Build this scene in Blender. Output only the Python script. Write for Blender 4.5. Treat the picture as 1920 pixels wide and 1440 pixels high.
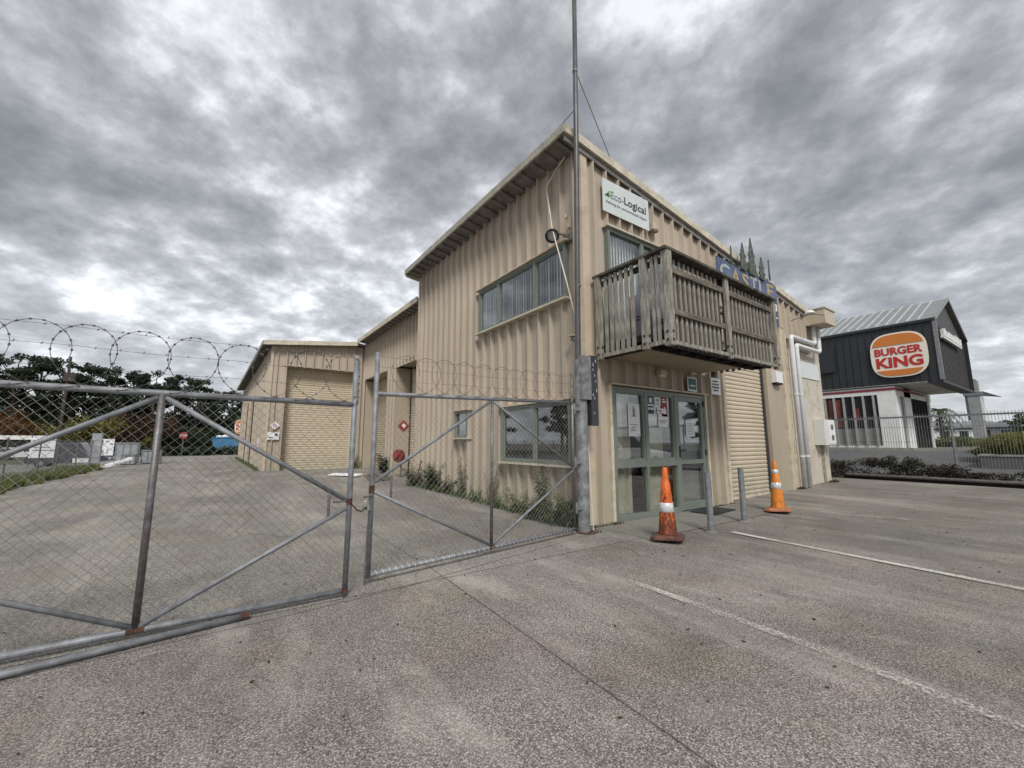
import bpy, math, random
from mathutils import Vector, Matrix
import numpy as np
R = math.radians
for o in list(bpy.data.objects): bpy.data.objects.remove(o)
scn = bpy.context.scene
COL = scn.collection

# ------------------------------------------------------------------ camera
cam = bpy.data.cameras.new("camera"); camo = bpy.data.objects.new("camera", cam); COL.objects.link(camo)
cam.sensor_width = 36; cam.lens = 14.57; cam.clip_start = 0.05; cam.clip_end = 3000
camo.location = (0, 0, 1.3)
camo.rotation_euler = (R(90 + 8.118), R(0.05), R(-35.03))
scn.camera = camo
scn.render.resolution_x = 1024; scn.render.resolution_y = 768

# ------------------------------------------------------------------ sun
SUN_EL, SUN_AZ = 46, 209     # azimuth the light comes from, clockwise from +Y
sun = bpy.data.lights.new("sun", 'SUN'); suno = bpy.data.objects.new("sun", sun); COL.objects.link(suno)
sun.energy = 1.5; sun.angle = R(16); sun.color = (1.0, 0.965, 0.92)
d = Vector((math.sin(R(SUN_AZ)) * math.cos(R(SUN_EL)), math.cos(R(SUN_AZ)) * math.cos(R(SUN_EL)), math.sin(R(SUN_EL))))
suno.rotation_euler = d.to_track_quat('Z', 'Y').to_euler()

# ------------------------------------------------------------------ node helper
class NT:
    def __init__(s, nt): s.nt = nt; s.n = nt.nodes; s.l = nt.links
    def node(s, t, **k):
        n = s.n.new(t)
        for a, b in k.items(): setattr(n, a, b)
        return n
    def set(s, inp, v):
        if isinstance(v, bpy.types.NodeSocket): s.l.new(v, inp)
        elif isinstance(v, (tuple, list)) and len(v) == 3 and inp.type == 'RGBA': inp.default_value = (*v, 1)
        else: inp.default_value = v
    def math(s, op, a, b=0.0, c=None, clamp=False):
        n = s.node('ShaderNodeMath', operation=op, use_clamp=clamp); s.set(n.inputs[0], a); s.set(n.inputs[1], b)
        if c is not None: s.set(n.inputs[2], c)
        return n.outputs[0]
    def mix(s, f, a, b, blend='MIX'):
        n = s.node('ShaderNodeMix', data_type='RGBA', blend_type=blend)
        s.set(n.inputs[0], f); s.set(n.inputs[6], a); s.set(n.inputs[7], b); return n.outputs[2]
    def noise(s, vec, scale, detail=4, rough=.55, dist=0.0):
        n = s.node('ShaderNodeTexNoise'); s.set(n.inputs['Vector'], vec); n.inputs['Scale'].default_value = scale
        n.inputs['Detail'].default_value = detail; n.inputs['Roughness'].default_value = rough; n.inputs['Distortion'].default_value = dist
        return n.outputs[0]
    def ramp(s, f, stops):
        n = s.node('ShaderNodeValToRGB'); e = n.color_ramp.elements
        while len(e) < len(stops): e.new(.5)
        for i, (p, c) in enumerate(stops):
            e[i].position = p; e[i].color = (*c, 1) if isinstance(c, tuple) else (c, c, c, 1)
        s.set(n.inputs[0], f); return n.outputs[0]
    def mapr(s, v, a, b, c=0.0, d=1.0):
        n = s.node('ShaderNodeMapRange'); s.set(n.inputs[0], v)
        for i, q in enumerate((a, b, c, d)): n.inputs[i + 1].default_value = q
        return n.outputs[0]
    def scale(s, vec, sc):
        n = s.node('ShaderNodeVectorMath', operation='MULTIPLY'); s.set(n.inputs[0], vec); n.inputs[1].default_value = sc; return n.outputs[0]

# ------------------------------------------------------------------ sky (overcast, broken stratocumulus)
w = bpy.data.worlds.new("World"); scn.world = w; w.use_nodes = True
T = NT(w.node_tree); T.n.clear()
out = T.node('ShaderNodeOutputWorld'); bg = T.node('ShaderNodeBackground')
sky = T.node('ShaderNodeTexSky', sky_type='NISHITA'); sky.sun_disc = False; sky.sun_elevation = R(SUN_EL); sky.sun_rotation = R(SUN_AZ)
tc = T.node('ShaderNodeTexCoord'); sep = T.node('ShaderNodeSeparateXYZ'); T.l.new(tc.outputs['Generated'], sep.inputs[0])
zc = T.math('MAXIMUM', sep.outputs[2], 0.0); den = T.math('ADD', zc, 0.30)
cmb = T.node('ShaderNodeCombineXYZ'); T.set(cmb.inputs[0], T.math('DIVIDE', sep.outputs[0], den)); T.set(cmb.inputs[1], T.math('DIVIDE', sep.outputs[1], den)); cmb.inputs[2].default_value = 4.3
cp = cmb.outputs[0]
rotn = T.node('ShaderNodeVectorRotate', rotation_type='Z_AXIS'); T.set(rotn.inputs['Vector'], cp); rotn.inputs['Angle'].default_value = R(62)
cps = T.scale(rotn.outputs[0], (1.0, 1.0, 1.0))
n1 = T.noise(cps, 1.0, 2, .5, .0); n2 = T.noise(cps, 3.1, 7, .56, .0); n3 = T.noise(cps, 9.0, 6, .60, .0)
mm = T.math('ADD', T.math('MULTIPLY', n1, 0.24), T.math('MULTIPLY', n2, 0.46)); mm = T.math('ADD', mm, T.math('MULTIPLY', n3, 0.30))
cl = T.ramp(mm, [(0.40, (.84, .865, .89)), (0.44, (.64, .66, .685)), (0.48, (.46, .475, .495)), (0.53, (.335, .347, .362)), (0.59, (.245, .254, .270)), (0.68, (.16, .167, .18))])
hz = T.mapr(zc, 0.0, 0.30, 1.0, 0.0); hz = T.math('POWER', hz, 1.6)
cl = T.mix(T.math('MULTIPLY', hz, 0.45), cl, (.62, .645, .69))
zen = T.mapr(zc, 0.35, 1.0, 1.0, 0.72)
cl = T.mix(1.0, cl, zen, 'MULTIPLY')
skm = T.node('ShaderNodeVectorMath', operation='SCALE'); T.l.new(sky.outputs[0], skm.inputs[0]); skm.inputs[3].default_value = 1.0
bg1 = T.node('ShaderNodeBackground'); T.l.new(skm.outputs[0], bg1.inputs[0]); bg1.inputs[1].default_value = 0.10
T.set(bg.inputs[0], cl); bg.inputs[1].default_value = 0.76
ms = T.node('ShaderNodeMixShader'); ms.inputs[0].default_value = 0.94
T.l.new(bg1.outputs[0], ms.inputs[1]); T.l.new(bg.outputs[0], ms.inputs[2]); T.l.new(ms.outputs[0], out.inputs[0])

vs = scn.view_settings; vs.view_transform = 'Standard'; vs.look = 'None'; vs.exposure = 0.86; vs.gamma = 1.0
scn.render.engine = 'CYCLES'
scn.cycles.max_bounces = 8; scn.cycles.transparent_max_bounces = 16

# ------------------------------------------------------------------ materials
def mat(name, col, rough=.7, metal=0.0, var=.12, vscale=3.0, dirt=None, dscale=1.2, damt=.5, bump=0.0, bscale=60, spec=.5, stretch=(1, 1, 1), coat=0.0):
    m = bpy.data.materials.new(name); m.use_nodes = True; t = NT(m.node_tree); b = t.n['Principled BSDF']
    tcn = t.node('ShaderNodeTexCoord'); v = t.scale(tcn.outputs['Object'], stretch)
    n = t.noise(v, vscale, 5, .6)
    c2 = tuple(max(0, x * (1 - var * 2)) for x in col); c3 = tuple(min(1, x * (1 + var)) for x in col)
    c = t.ramp(n, [(.3, c2), (.7, c3)])
    if dirt:
        n2 = t.noise(v, dscale, 8, .65)
        c = t.mix(t.mapr(n2, .62 - damt * .3, .75, 0, .9), c, dirt)
    t.set(b.inputs['Base Color'], c); b.inputs['Roughness'].default_value = rough; b.inputs['Metallic'].default_value = metal
    b.inputs['Specular IOR Level'].default_value = spec; b.inputs['Coat Weight'].default_value = coat
    if bump:
        bn = t.node('ShaderNodeBump'); bn.inputs['Strength'].default_value = bump; bn.inputs['Distance'].default_value = .01
        t.set(bn.inputs['Height'], t.noise(tcn.outputs['Object'], bscale, 4)); t.l.new(bn.outputs[0], b.inputs['Normal'])
    return m

def cladding_mat(name, col, streak=(.30, .24, .17), base=(.34, .33, .24)):
    # painted steel: vertical run-down streaks, grime near the ground, faint panel tone shifts
    m = bpy.data.materials.new(name); m.use_nodes = True; t = NT(m.node_tree); b = t.n['Principled BSDF']
    g = t.node('ShaderNodeNewGeometry'); P = g.outputs['Position']; s = t.node('ShaderNodeSeparateXYZ'); t.l.new(P, s.inputs[0])
    big = t.noise(P, .45, 3); c = t.mix(t.mapr(big, .3, .7), tuple(x * .88 for x in col), tuple(min(1, x * 1.07) for x in col))
    st = t.noise(t.scale(P, (7, 7, .35)), 2.2, 5, .6); c = t.mix(t.mapr(st, .5, .78, 0, .45), c, streak)
    low = t.mapr(s.outputs[2], .1, 1.1, 1, 0); gn = t.noise(P, 5, 7, .65)
    c = t.mix(t.math('MULTIPLY', t.math('POWER', low, 1.6), t.mapr(gn, .35, .62, .15, .95)), c, base)
    sp = t.noise(P, 38, 3, .6); c = t.mix(t.mapr(sp, .70, .78, 0, .35), c, (.16, .13, .09))
    t.set(b.inputs['Base Color'], c); b.inputs['Roughness'].default_value = .48; b.inputs['Specular IOR Level'].default_value = .4
    bn = t.node('ShaderNodeBump'); bn.inputs['Strength'].default_value = .12; bn.inputs['Distance'].default_value = .02
    t.set(bn.inputs['Height'], t.noise(t.scale(P, (1, 1, .5)), 5, 3)); t.l.new(bn.outputs[0], b.inputs['Normal'])
    return m

BEIGE = (.47, .402, .322)
M = {}
M['clad'] = cladding_mat('beige_cladding', BEIGE)
M['flash'] = mat('beige_flashing', (.56, .47, .35), .5, var=.08, vscale=2, dirt=(.32, .26, .18), dscale=3, damt=.35)
M['flashpale'] = mat('pale_flashing', (.62, .56, .44), .5, var=.1, vscale=4, dirt=(.3, .26, .18), dscale=5, damt=.5)
M['panel'] = cladding_mat('beige_panel', (.42, .355, .27))
M['roller'] = cladding_mat('roller_beige', (.57, .49, .37), streak=(.42, .33, .22))
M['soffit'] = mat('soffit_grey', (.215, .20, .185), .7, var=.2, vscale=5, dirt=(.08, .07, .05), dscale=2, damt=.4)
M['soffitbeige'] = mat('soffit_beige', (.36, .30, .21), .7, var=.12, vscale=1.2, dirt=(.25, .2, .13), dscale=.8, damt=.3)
M['verge'] = mat('lichen_flashing', (.50, .46, .38), .7, var=.15, vscale=4, dirt=(.15, .14, .115), dscale=16, damt=.85)
M['roof'] = mat('roof_steel', (.5, .49, .46), .5, .1, dirt=(.25, .24, .22), dscale=2)
M['frame'] = mat('sage_aluminium', (.175, .20, .17), .45, var=.06, vscale=6)
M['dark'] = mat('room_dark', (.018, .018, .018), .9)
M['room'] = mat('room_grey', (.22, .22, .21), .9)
M['blind'] = mat('blind_fabric', (.84, .84, .85), .85, var=.08, vscale=2)
M['curtain'] = mat('curtain_fabric', (.66, .62, .48), .9, var=.12, vscale=5)
M['plaster'] = mat('plaster_render', (.56, .51, .43), .85, var=.1, vscale=2, dirt=(.30, .25, .18), dscale=6, damt=.35, bump=.4, bscale=30)
M['rust'] = mat('rust', (.10, .045, .028), .85, var=.35, vscale=20)
M['galv'] = mat('galvanised_steel', (.25, .262, .28), .58, .3, var=.2, vscale=14, dirt=(.17, .16, .155), dscale=9, damt=.45, bump=.15, bscale=80)
M['galvdark'] = mat('weathered_steel', (.20, .20, .205), .5, .5, var=.25, vscale=18, dirt=(.13, .09, .065), dscale=8, damt=.6, bump=.2, bscale=80)
M['galvpost'] = mat('stained_galvanised_post', (.33, .35, .355), .55, .3, var=.3, vscale=5, dirt=(.10, .085, .075), dscale=6, damt=.75, bump=.3, bscale=40)
M['wire'] = mat('mesh_wire', (.30, .295, .27), .5, .5, var=.2, vscale=6)
M['razor'] = mat('razor_wire', (.13, .12, .11), .5, .6, var=.2)
M['razorrust'] = mat('rusty_razor_wire', (.15, .10, .07), .7, .3, var=.3)
M['boxgrey'] = mat('dark_channel', (.055, .058, .065), .45, .3, var=.15)
M['mast'] = mat('mast_paint', (.105, .098, .098), .45, .3, var=.15, vscale=5)
M['cable'] = mat('white_cable', (.72, .68, .58), .6)
M['wood'] = mat('weathered_timber', (.37, .35, .295), .85, var=.30, vscale=7, dirt=(.085, .075, .06), dscale=5.0, damt=.72, bump=.6, bscale=30, stretch=(4, 4, .7))
M['woodh'] = mat('weathered_rail_timber', (.20, .175, .135), .85, var=.3, vscale=7, dirt=(.05, .045, .04), dscale=4, damt=.7, bump=.6, bscale=30, stretch=(.6, 4, 4))
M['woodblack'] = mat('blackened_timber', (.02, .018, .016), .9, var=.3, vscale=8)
M['white'] = mat('white_paint', (.78, .78, .77), .5, var=.05)
M['pvc'] = mat('white_pvc', (.72, .73, .74), .35, var=.05, dirt=(.5, .48, .43), dscale=6, damt=.3)
M['paper'] = mat('paper', (.80, .80, .82), .8, var=.04)
M['ink'] = mat('ink', (.06, .06, .07), .8)
M['greyink'] = mat('grey_ink', (.28, .30, .33), .8)
M['red'] = mat('red_print', (.28, .035, .04), .6, var=.06)
M['signwhite'] = mat('sign_board', (.62, .66, .65), .4, var=.04)
M['green'] = mat('sign_green', (.16, .34, .14), .6)
M['teal'] = mat('teal_print', (.05, .16, .17), .6)
M['blueboard'] = mat('blue_board', (.085, .12, .215), .6, var=.25, vscale=2.5, dirt=(.17, .2, .3), dscale=3, damt=.5)
M['castlegrey'] = mat('castle_lettering', (.42, .46, .46), .7, var=.2, vscale=9)
M['castlegold'] = mat('castle_gold', (.42, .34, .20), .7, var=.2, vscale=9)
M['spire'] = mat('spire_grey', (.10, .115, .10), .8, var=.4, vscale=12, dirt=(.3, .32, .27), dscale=9, damt=.3)
M['slate'] = mat('slate_board', (.085, .095, .125), .6, var=.15)
M['rubber'] = mat('black_rubber', (.025, .025, .025), .8)
M['concrete'] = mat('concrete', (.34, .33, .29), .9, var=.15, vscale=4, dirt=(.2, .19, .16), dscale=3, bump=.4)
M['greycrate'] = mat('galvanised_sheet', (.36, .38, .41), .5, .2, var=.15)
M['bkblack'] = mat('charcoal_cladding', (.022, .026, .031), .55, var=.15, vscale=1)
M['bkgable'] = mat('gable_cladding', (.06, .055, .055), .6, var=.12, vscale=1)
M['bkroof'] = mat('pale_roofing', (.25, .265, .265), .45, .2, var=.08)
M['bkrib'] = mat('roof_rib', (.55, .57, .57), .45, .2)
M['cream'] = mat('logo_cream', (.83, .76, .66), .5, var=.02)
M['bkorange'] = mat('logo_orange', (.62, .20, .035), .5, var=.03)
M['bkred'] = mat('logo_red', (.50, .025, .02), .5, var=.03)
M['bluebin'] = mat('blue_bin', (.06, .22, .42), .5, var=.1)
M['bark'] = mat('bark', (.075, .06, .045), .95, var=.3, vscale=6, bump=.5)
M['hosered'] = mat('red_hose', (.22, .04, .035), .5, var=.15)
M['carwhite'] = mat('white_car_paint', (.70, .71, .72), .25, var=.02, coat=.6)
M['cardark'] = mat('dark_car_paint', (.03, .035, .06), .25, var=.05, coat=.6)
M['carglass'] = mat('car_window', (.03, .035, .04), .1)
M['gold'] = mat('brass', (.55, .55, .52), .3, .8)
M['meter'] = mat('meter_box', (.66, .67, .64), .5, var=.04)
M['lamp'] = mat('lamp_grey', (.17, .17, .165), .4, .3)

def leafmat(name, a, b, rough=.6, tr=.25):
    m = bpy.data.materials.new(name); m.use_nodes = True; t = NT(m.node_tree); p = t.n['Principled BSDF']
    g = t.node('ShaderNodeNewGeometry'); oi = t.node('ShaderNodeObjectInfo')
    tcn = t.node('ShaderNodeTexCoord'); n = t.noise(tcn.outputs['Object'], 1.4, 3)
    f = t.math('ADD', t.math('MULTIPLY', g.outputs['Random Per Island'], .6), t.math('MULTIPLY', n, .5)); f = t.math('SUBTRACT', f, .1)
    c = t.ramp(f, [(0.05, a), (.95, b)])
    t.set(p.inputs['Base Color'], c); p.inputs['Roughness'].default_value = rough; p.inputs['Specular IOR Level'].default_value = .25
    tl = t.node('ShaderNodeBsdfTranslucent'); t.set(tl.inputs[0], c); mx = t.node('ShaderNodeMixShader'); mx.inputs[0].default_value = tr
    t.l.new(p.outputs[0], mx.inputs[1]); t.l.new(tl.outputs[0], mx.inputs[2]); t.l.new(mx.outputs[0], t.n['Material Output'].inputs[0])
    return m
M['pine'] = leafmat('pine_foliage', (.012, .020, .011), (.055, .078, .042))
M['pinegrey'] = leafmat('grey_pine_foliage', (.020, .028, .019), (.075, .095, .06))
M['scrub'] = leafmat('scrub_foliage', (.025, .04, .018), (.09, .12, .05))
M['orange'] = leafmat('autumn_orange', (.07, .035, .014), (.22, .12, .045))
M['yellow'] = leafmat('autumn_yellow', (.09, .08, .02), (.28, .25, .06))
M['russet'] = leafmat('russet_foliage', (.04, .022, .016), (.12, .07, .045))
M['weed'] = leafmat('weed_leaves', (.045, .075, .025), (.17, .22, .09))
M['weeddry'] = leafmat('dry_weed', (.11, .09, .05), (.26, .22, .12))
M['weeddark'] = leafmat('dark_weed', (.02, .032, .015), (.09, .11, .05))
M['hedgered'] = leafmat('dark_red_shrub', (.018, .010, .009), (.10, .04, .035))
M['hedgegreen'] = leafmat('dark_green_shrub', (.015, .02, .012), (.06, .075, .04))
M['hedgemix'] = leafmat('dark_mixed_shrub', (.016, .018, .011), (.085, .065, .045))
M['flax'] = leafmat('yellow_green_grass', (.10, .11, .02), (.36, .36, .10))
M['lowhedge'] = leafmat('low_hedge', (.05, .07, .02), (.17, .21, .07))
M['grass'] = leafmat('grass_blades', (.07, .09, .03), (.26, .28, .11))
M['leaflitter'] = leafmat('leaf_litter', (.05, .025, .012), (.16, .09, .05))

def glass(name, tint=.75, boost=1.0, rough=.02):
    m = bpy.data.materials.new(name); m.use_nodes = True; t = NT(m.node_tree); t.n.clear()
    o = t.node('ShaderNodeOutputMaterial'); tr = t.node('ShaderNodeBsdfTransparent'); tr.inputs[0].default_value = (tint, tint * 1.01, tint, 1)
    gl = t.node('ShaderNodeBsdfGlossy'); gl.inputs['Roughness'].default_value = rough; gl.inputs[0].default_value = (.9, .92, .93, 1)
    lw = t.node('ShaderNodeLayerWeight'); lw.inputs[0].default_value = .5
    fr = t.math('ADD', t.math('MULTIPLY', t.math('POWER', lw.outputs['Facing'], 4.0), .9), .06)
    mx = t.node('ShaderNodeMixShader'); t.set(mx.inputs[0], t.math('MULTIPLY', fr, boost, clamp=True))
    t.l.new(tr.outputs[0], mx.inputs[1]); t.l.new(gl.outputs[0], mx.inputs[2]); t.l.new(mx.outputs[0], o.inputs[0]); return m
M['glass'] = glass('window_glass', .92, 1.9)
M['glassdoor'] = glass('door_glass', .88, 2.2)
M['glasslow'] = glass('lower_window_glass', .6, 2.4)

def cone_mat(name, col, grime, amt):
    m = bpy.data.materials.new(name); m.use_nodes = True; t = NT(m.node_tree); b = t.n['Principled BSDF']
    tcn = t.node('ShaderNodeTexCoord'); v = t.scale(tcn.outputs['Object'], (1, 1, .45))
    s = t.node('ShaderNodeSeparateXYZ'); t.l.new(tcn.outputs['Object'], s.inputs[0])
    n = t.noise(v, 26, 8, .7); hgt = t.mapr(s.outputs[2], .75, .05, -.10, .16)
    f = t.mapr(t.math('ADD', n, hgt), .56 - amt, .70 - amt * .6, 0, .92)
    c = t.mix(t.mapr(t.noise(v, 6, 3), .3, .7), col, tuple(x * .75 for x in col)); c = t.mix(f, c, grime)
    t.set(b.inputs['Base Color'], c); b.inputs['Roughness'].default_value = .5; return m
M['cone_dirty'] = cone_mat('dirty_orange_plastic', (.74, .15, .02), (.06, .018, .012), .11)
M['cone_clean'] = cone_mat('orange_plastic', (.74, .24, .03), (.30, .10, .03), -.06)
M['conebase'] = mat('grimy_cone_base', (.15, .065, .048), .7, var=.4, vscale=12, dirt=(.05, .035, .03), dscale=8, damt=.6)
M['conebase2'] = mat('orange_cone_base', (.50, .20, .10), .7, var=.3, vscale=12, dirt=(.12, .08, .06), dscale=8, damt=.4)
M['reflect'] = mat('reflective_collar', (.68, .69, .72), .3, .1, var=.1, vscale=20, dirt=(.25, .2, .17), dscale=14, damt=.45)

def asphalt(name, dark, mid, light, scale=95, mac=1.0, stain=(.10, .095, .08), wear=True, speck=.48):
    m = bpy.data.materials.new(name); m.use_nodes = True; t = NT(m.node_tree); b = t.n['Principled BSDF']
    g = t.node('ShaderNodeNewGeometry'); P = g.outputs['Position']
    vo = t.node('ShaderNodeTexVoronoi'); vo.inputs['Scale'].default_value = scale; t.l.new(P, vo.inputs['Vector'])
    sp = t.node('ShaderNodeSeparateColor'); t.l.new(vo.outputs['Color'], sp.inputs[0])
    chip = t.ramp(sp.outputs[0], [(0, dark), (.32, tuple(x * .85 for x in mid)), (.62, tuple(x * 1.3 for x in mid)), (.82, light)])
    edge = t.mapr(vo.outputs['Distance'], .30, .70, 0, .6); c = t.mix(edge, chip, dark)
    big = t.noise(P, scale * .75, 4, .7); c = t.mix(t.mapr(big, .50, .64, 0, .4), c, dark); c = t.mix(t.mapr(big, .47, .36, 0, .35), c, light)
    spk = t.noise(P, scale * .85, 3, .75, .6); sc_ = t.ramp(spk, [(.40, tuple(x * .6 for x in dark)), (.47, tuple(x * .7 for x in mid)), (.53, tuple(x * 1.35 for x in mid)), (.60, tuple(x * 1.1 for x in light))]); c = t.mix(speck, c, sc_)
    fine = t.noise(P, scale * 2.2, 3, .7); c = t.mix(t.mapr(fine, .35, .65, 0, .20), c, tuple(x * .55 for x in mid))
    vs2 = t.noise(P, 28, 4, .6); c = t.mix(t.mapr(vs2, .35, .7, 0, .08), c, light)
    if wear:
        m1 = t.noise(P, .42, 6, .62, .5); c = t.mix(t.mapr(m1, .42, .60, 0, .85 * mac), c, t.mix(.45, c, tuple(x * .55 for x in stain)))
        m6 = t.noise(t.scale(P, (1, .35, 1)), 1.1, 7, .7); c = t.mix(t.mapr(m6, .50, .66, 0, .5 * mac), c, t.mix(.5, c, tuple(min(1, x * 1.05) for x in light)))
        m2 = t.noise(P, 2.2, 8, .75); c = t.mix(t.mapr(m2, .48, .72, 0, .20 * mac), c, tuple(x * .62 for x in light))
        m3 = t.noise(t.scale(P, (1.0, .16, 1)), 1.7, 5, .6); c = t.mix(t.mapr(m3, .54, .72, 0, .45 * mac), c, tuple(x * 1.7 for x in stain))
        m4 = t.noise(P, 7.5, 6, .7); c = t.mix(t.mapr(m4, .60, .76, 0, .35 * mac), c, tuple(x * .6 for x in stain))
        m5 = t.noise(P, .9, 5, .6); c = t.mix(t.mapr(m5, .50, .66, 0, 1), c, t.mix(1.0, c, (1.03, 1.0, .91), 'MULTIPLY'))
        m7 = t.noise(P, .7, 5, .6); c = t.mix(t.mapr(m7, .50, .38, 0, 1), c, t.mix(1.0, c, (1.01, .965, .985), 'MULTIPLY')); sx_ = t.node('ShaderNodeSeparateXYZ'); t.l.new(P, sx_.inputs[0]); old = t.math('MULTIPLY', t.mapr(sx_.outputs[0], 3.6, 7.0), t.mapr(m1, .30, .62, .55, 1)); c = t.mix(t.math('MULTIPLY', old, .50), c, t.mix(.5, t.mix(1.0, c, (.62, .64, .60), 'MULTIPLY'), (.13, .128, .115)))
        m8 = t.noise(t.scale(P, (3.2, .30, 1)), 1.3, 7, .72); c = t.mix(t.mapr(m8, .54, .72, 0, .16), c, tuple(x * .7 for x in light)); c = t.mix(t.mapr(m8, .46, .32, 0, .22), c, tuple(x * .7 for x in stain))
    t.set(b.inputs['Base Color'], c); b.inputs['Roughness'].default_value = .88; b.inputs['Specular IOR Level'].default_value = .3
    bn = t.node('ShaderNodeBump'); bn.inputs['Strength'].default_value = .4; bn.inputs['Distance'].default_value = .005
    hh = t.math('SUBTRACT', t.math('MULTIPLY', fine, .5), vo.outputs['Distance']); t.set(bn.inputs['Height'], hh); t.l.new(bn.outputs[0], b.inputs['Normal'])
    return m
M['asphalt'] = asphalt('chipseal', (.040, .035, .034), (.150, .129, .119), (.74, .69, .62), scale=125, mac=1.0)
M['yardasphalt'] = asphalt('yard_chipseal', (.050, .047, .043), (.195, .183, .166), (.68, .64, .57), scale=115, mac=.9, stain=(.115, .11, .10))
M['smooth'] = asphalt('neighbour_asphalt', (.12, .125, .13), (.19, .2, .205), (.28, .29, .29), scale=60, mac=.5, stain=(.15, .155, .16))
M['drive'] = asphalt('drive_asphalt', (.07, .075, .08), (.13, .135, .145), (.22, .225, .23), scale=60, mac=.4, stain=(.10, .10, .11))
M['apron'] = asphalt('apron_concrete', (.14, .13, .12), (.26, .25, .22), (.40, .39, .35), scale=80, mac=.7, stain=(.15, .145, .12))
M['soil'] = mat('grassy_soil', (.07, .08, .035), .95, var=.3, vscale=5)
M['far'] = mat('far_ground', (.12, .13, .10), .95, var=.2, vscale=.2)

def paint_mat(name, solid):
    m = bpy.data.materials.new(name); m.use_nodes = True; t = NT(m.node_tree); t.n.clear()
    o = t.node('ShaderNodeOutputMaterial'); p = t.node('ShaderNodeBsdfPrincipled'); p.inputs['Base Color'].default_value = (.60, .58, .52, 1); p.inputs['Roughness'].default_value = .8
    g = t.node('ShaderNodeNewGeometry'); P = g.outputs['Position']
    a = t.noise(P, 60, 6, .7); bb = t.noise(P, 1.1, 3, .6); f = t.math('ADD', t.math('MULTIPLY', a, .6), t.math('MULTIPLY', bb, .4))
    f = t.mapr(f, solid - .06, solid + .06)
    tr = t.node('ShaderNodeBsdfTransparent'); mx = t.node('ShaderNodeMixShader'); t.set(mx.inputs[0], f)
    t.l.new(p.outputs[0], mx.inputs[1]); t.l.new(tr.outputs[0], mx.inputs[2]); t.l.new(mx.outputs[0], o.inputs[0]); return m
M['paint'] = paint_mat('worn_line_paint', .54); M['paintworn'] = paint_mat('very_worn_line_paint', .480); M['paintfaint'] = paint_mat('faint_line_paint', .44)

# ------------------------------------------------------------------ geometry helpers
def zg(x, y):
    z = .028 * min(max(x - 8.3, 0), 6.07) + .02 * min(max(y - 6, 0), 10) * min(max((14 - x) / 4, 0), 1)
    z -= min(.03 * max(0, y - 22), .9) * min(max((-5.5 - x) / 3, 0), 1)
    return z + .87 * min(max((x - 17.8) / 8.2, 0), 1)

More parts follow.
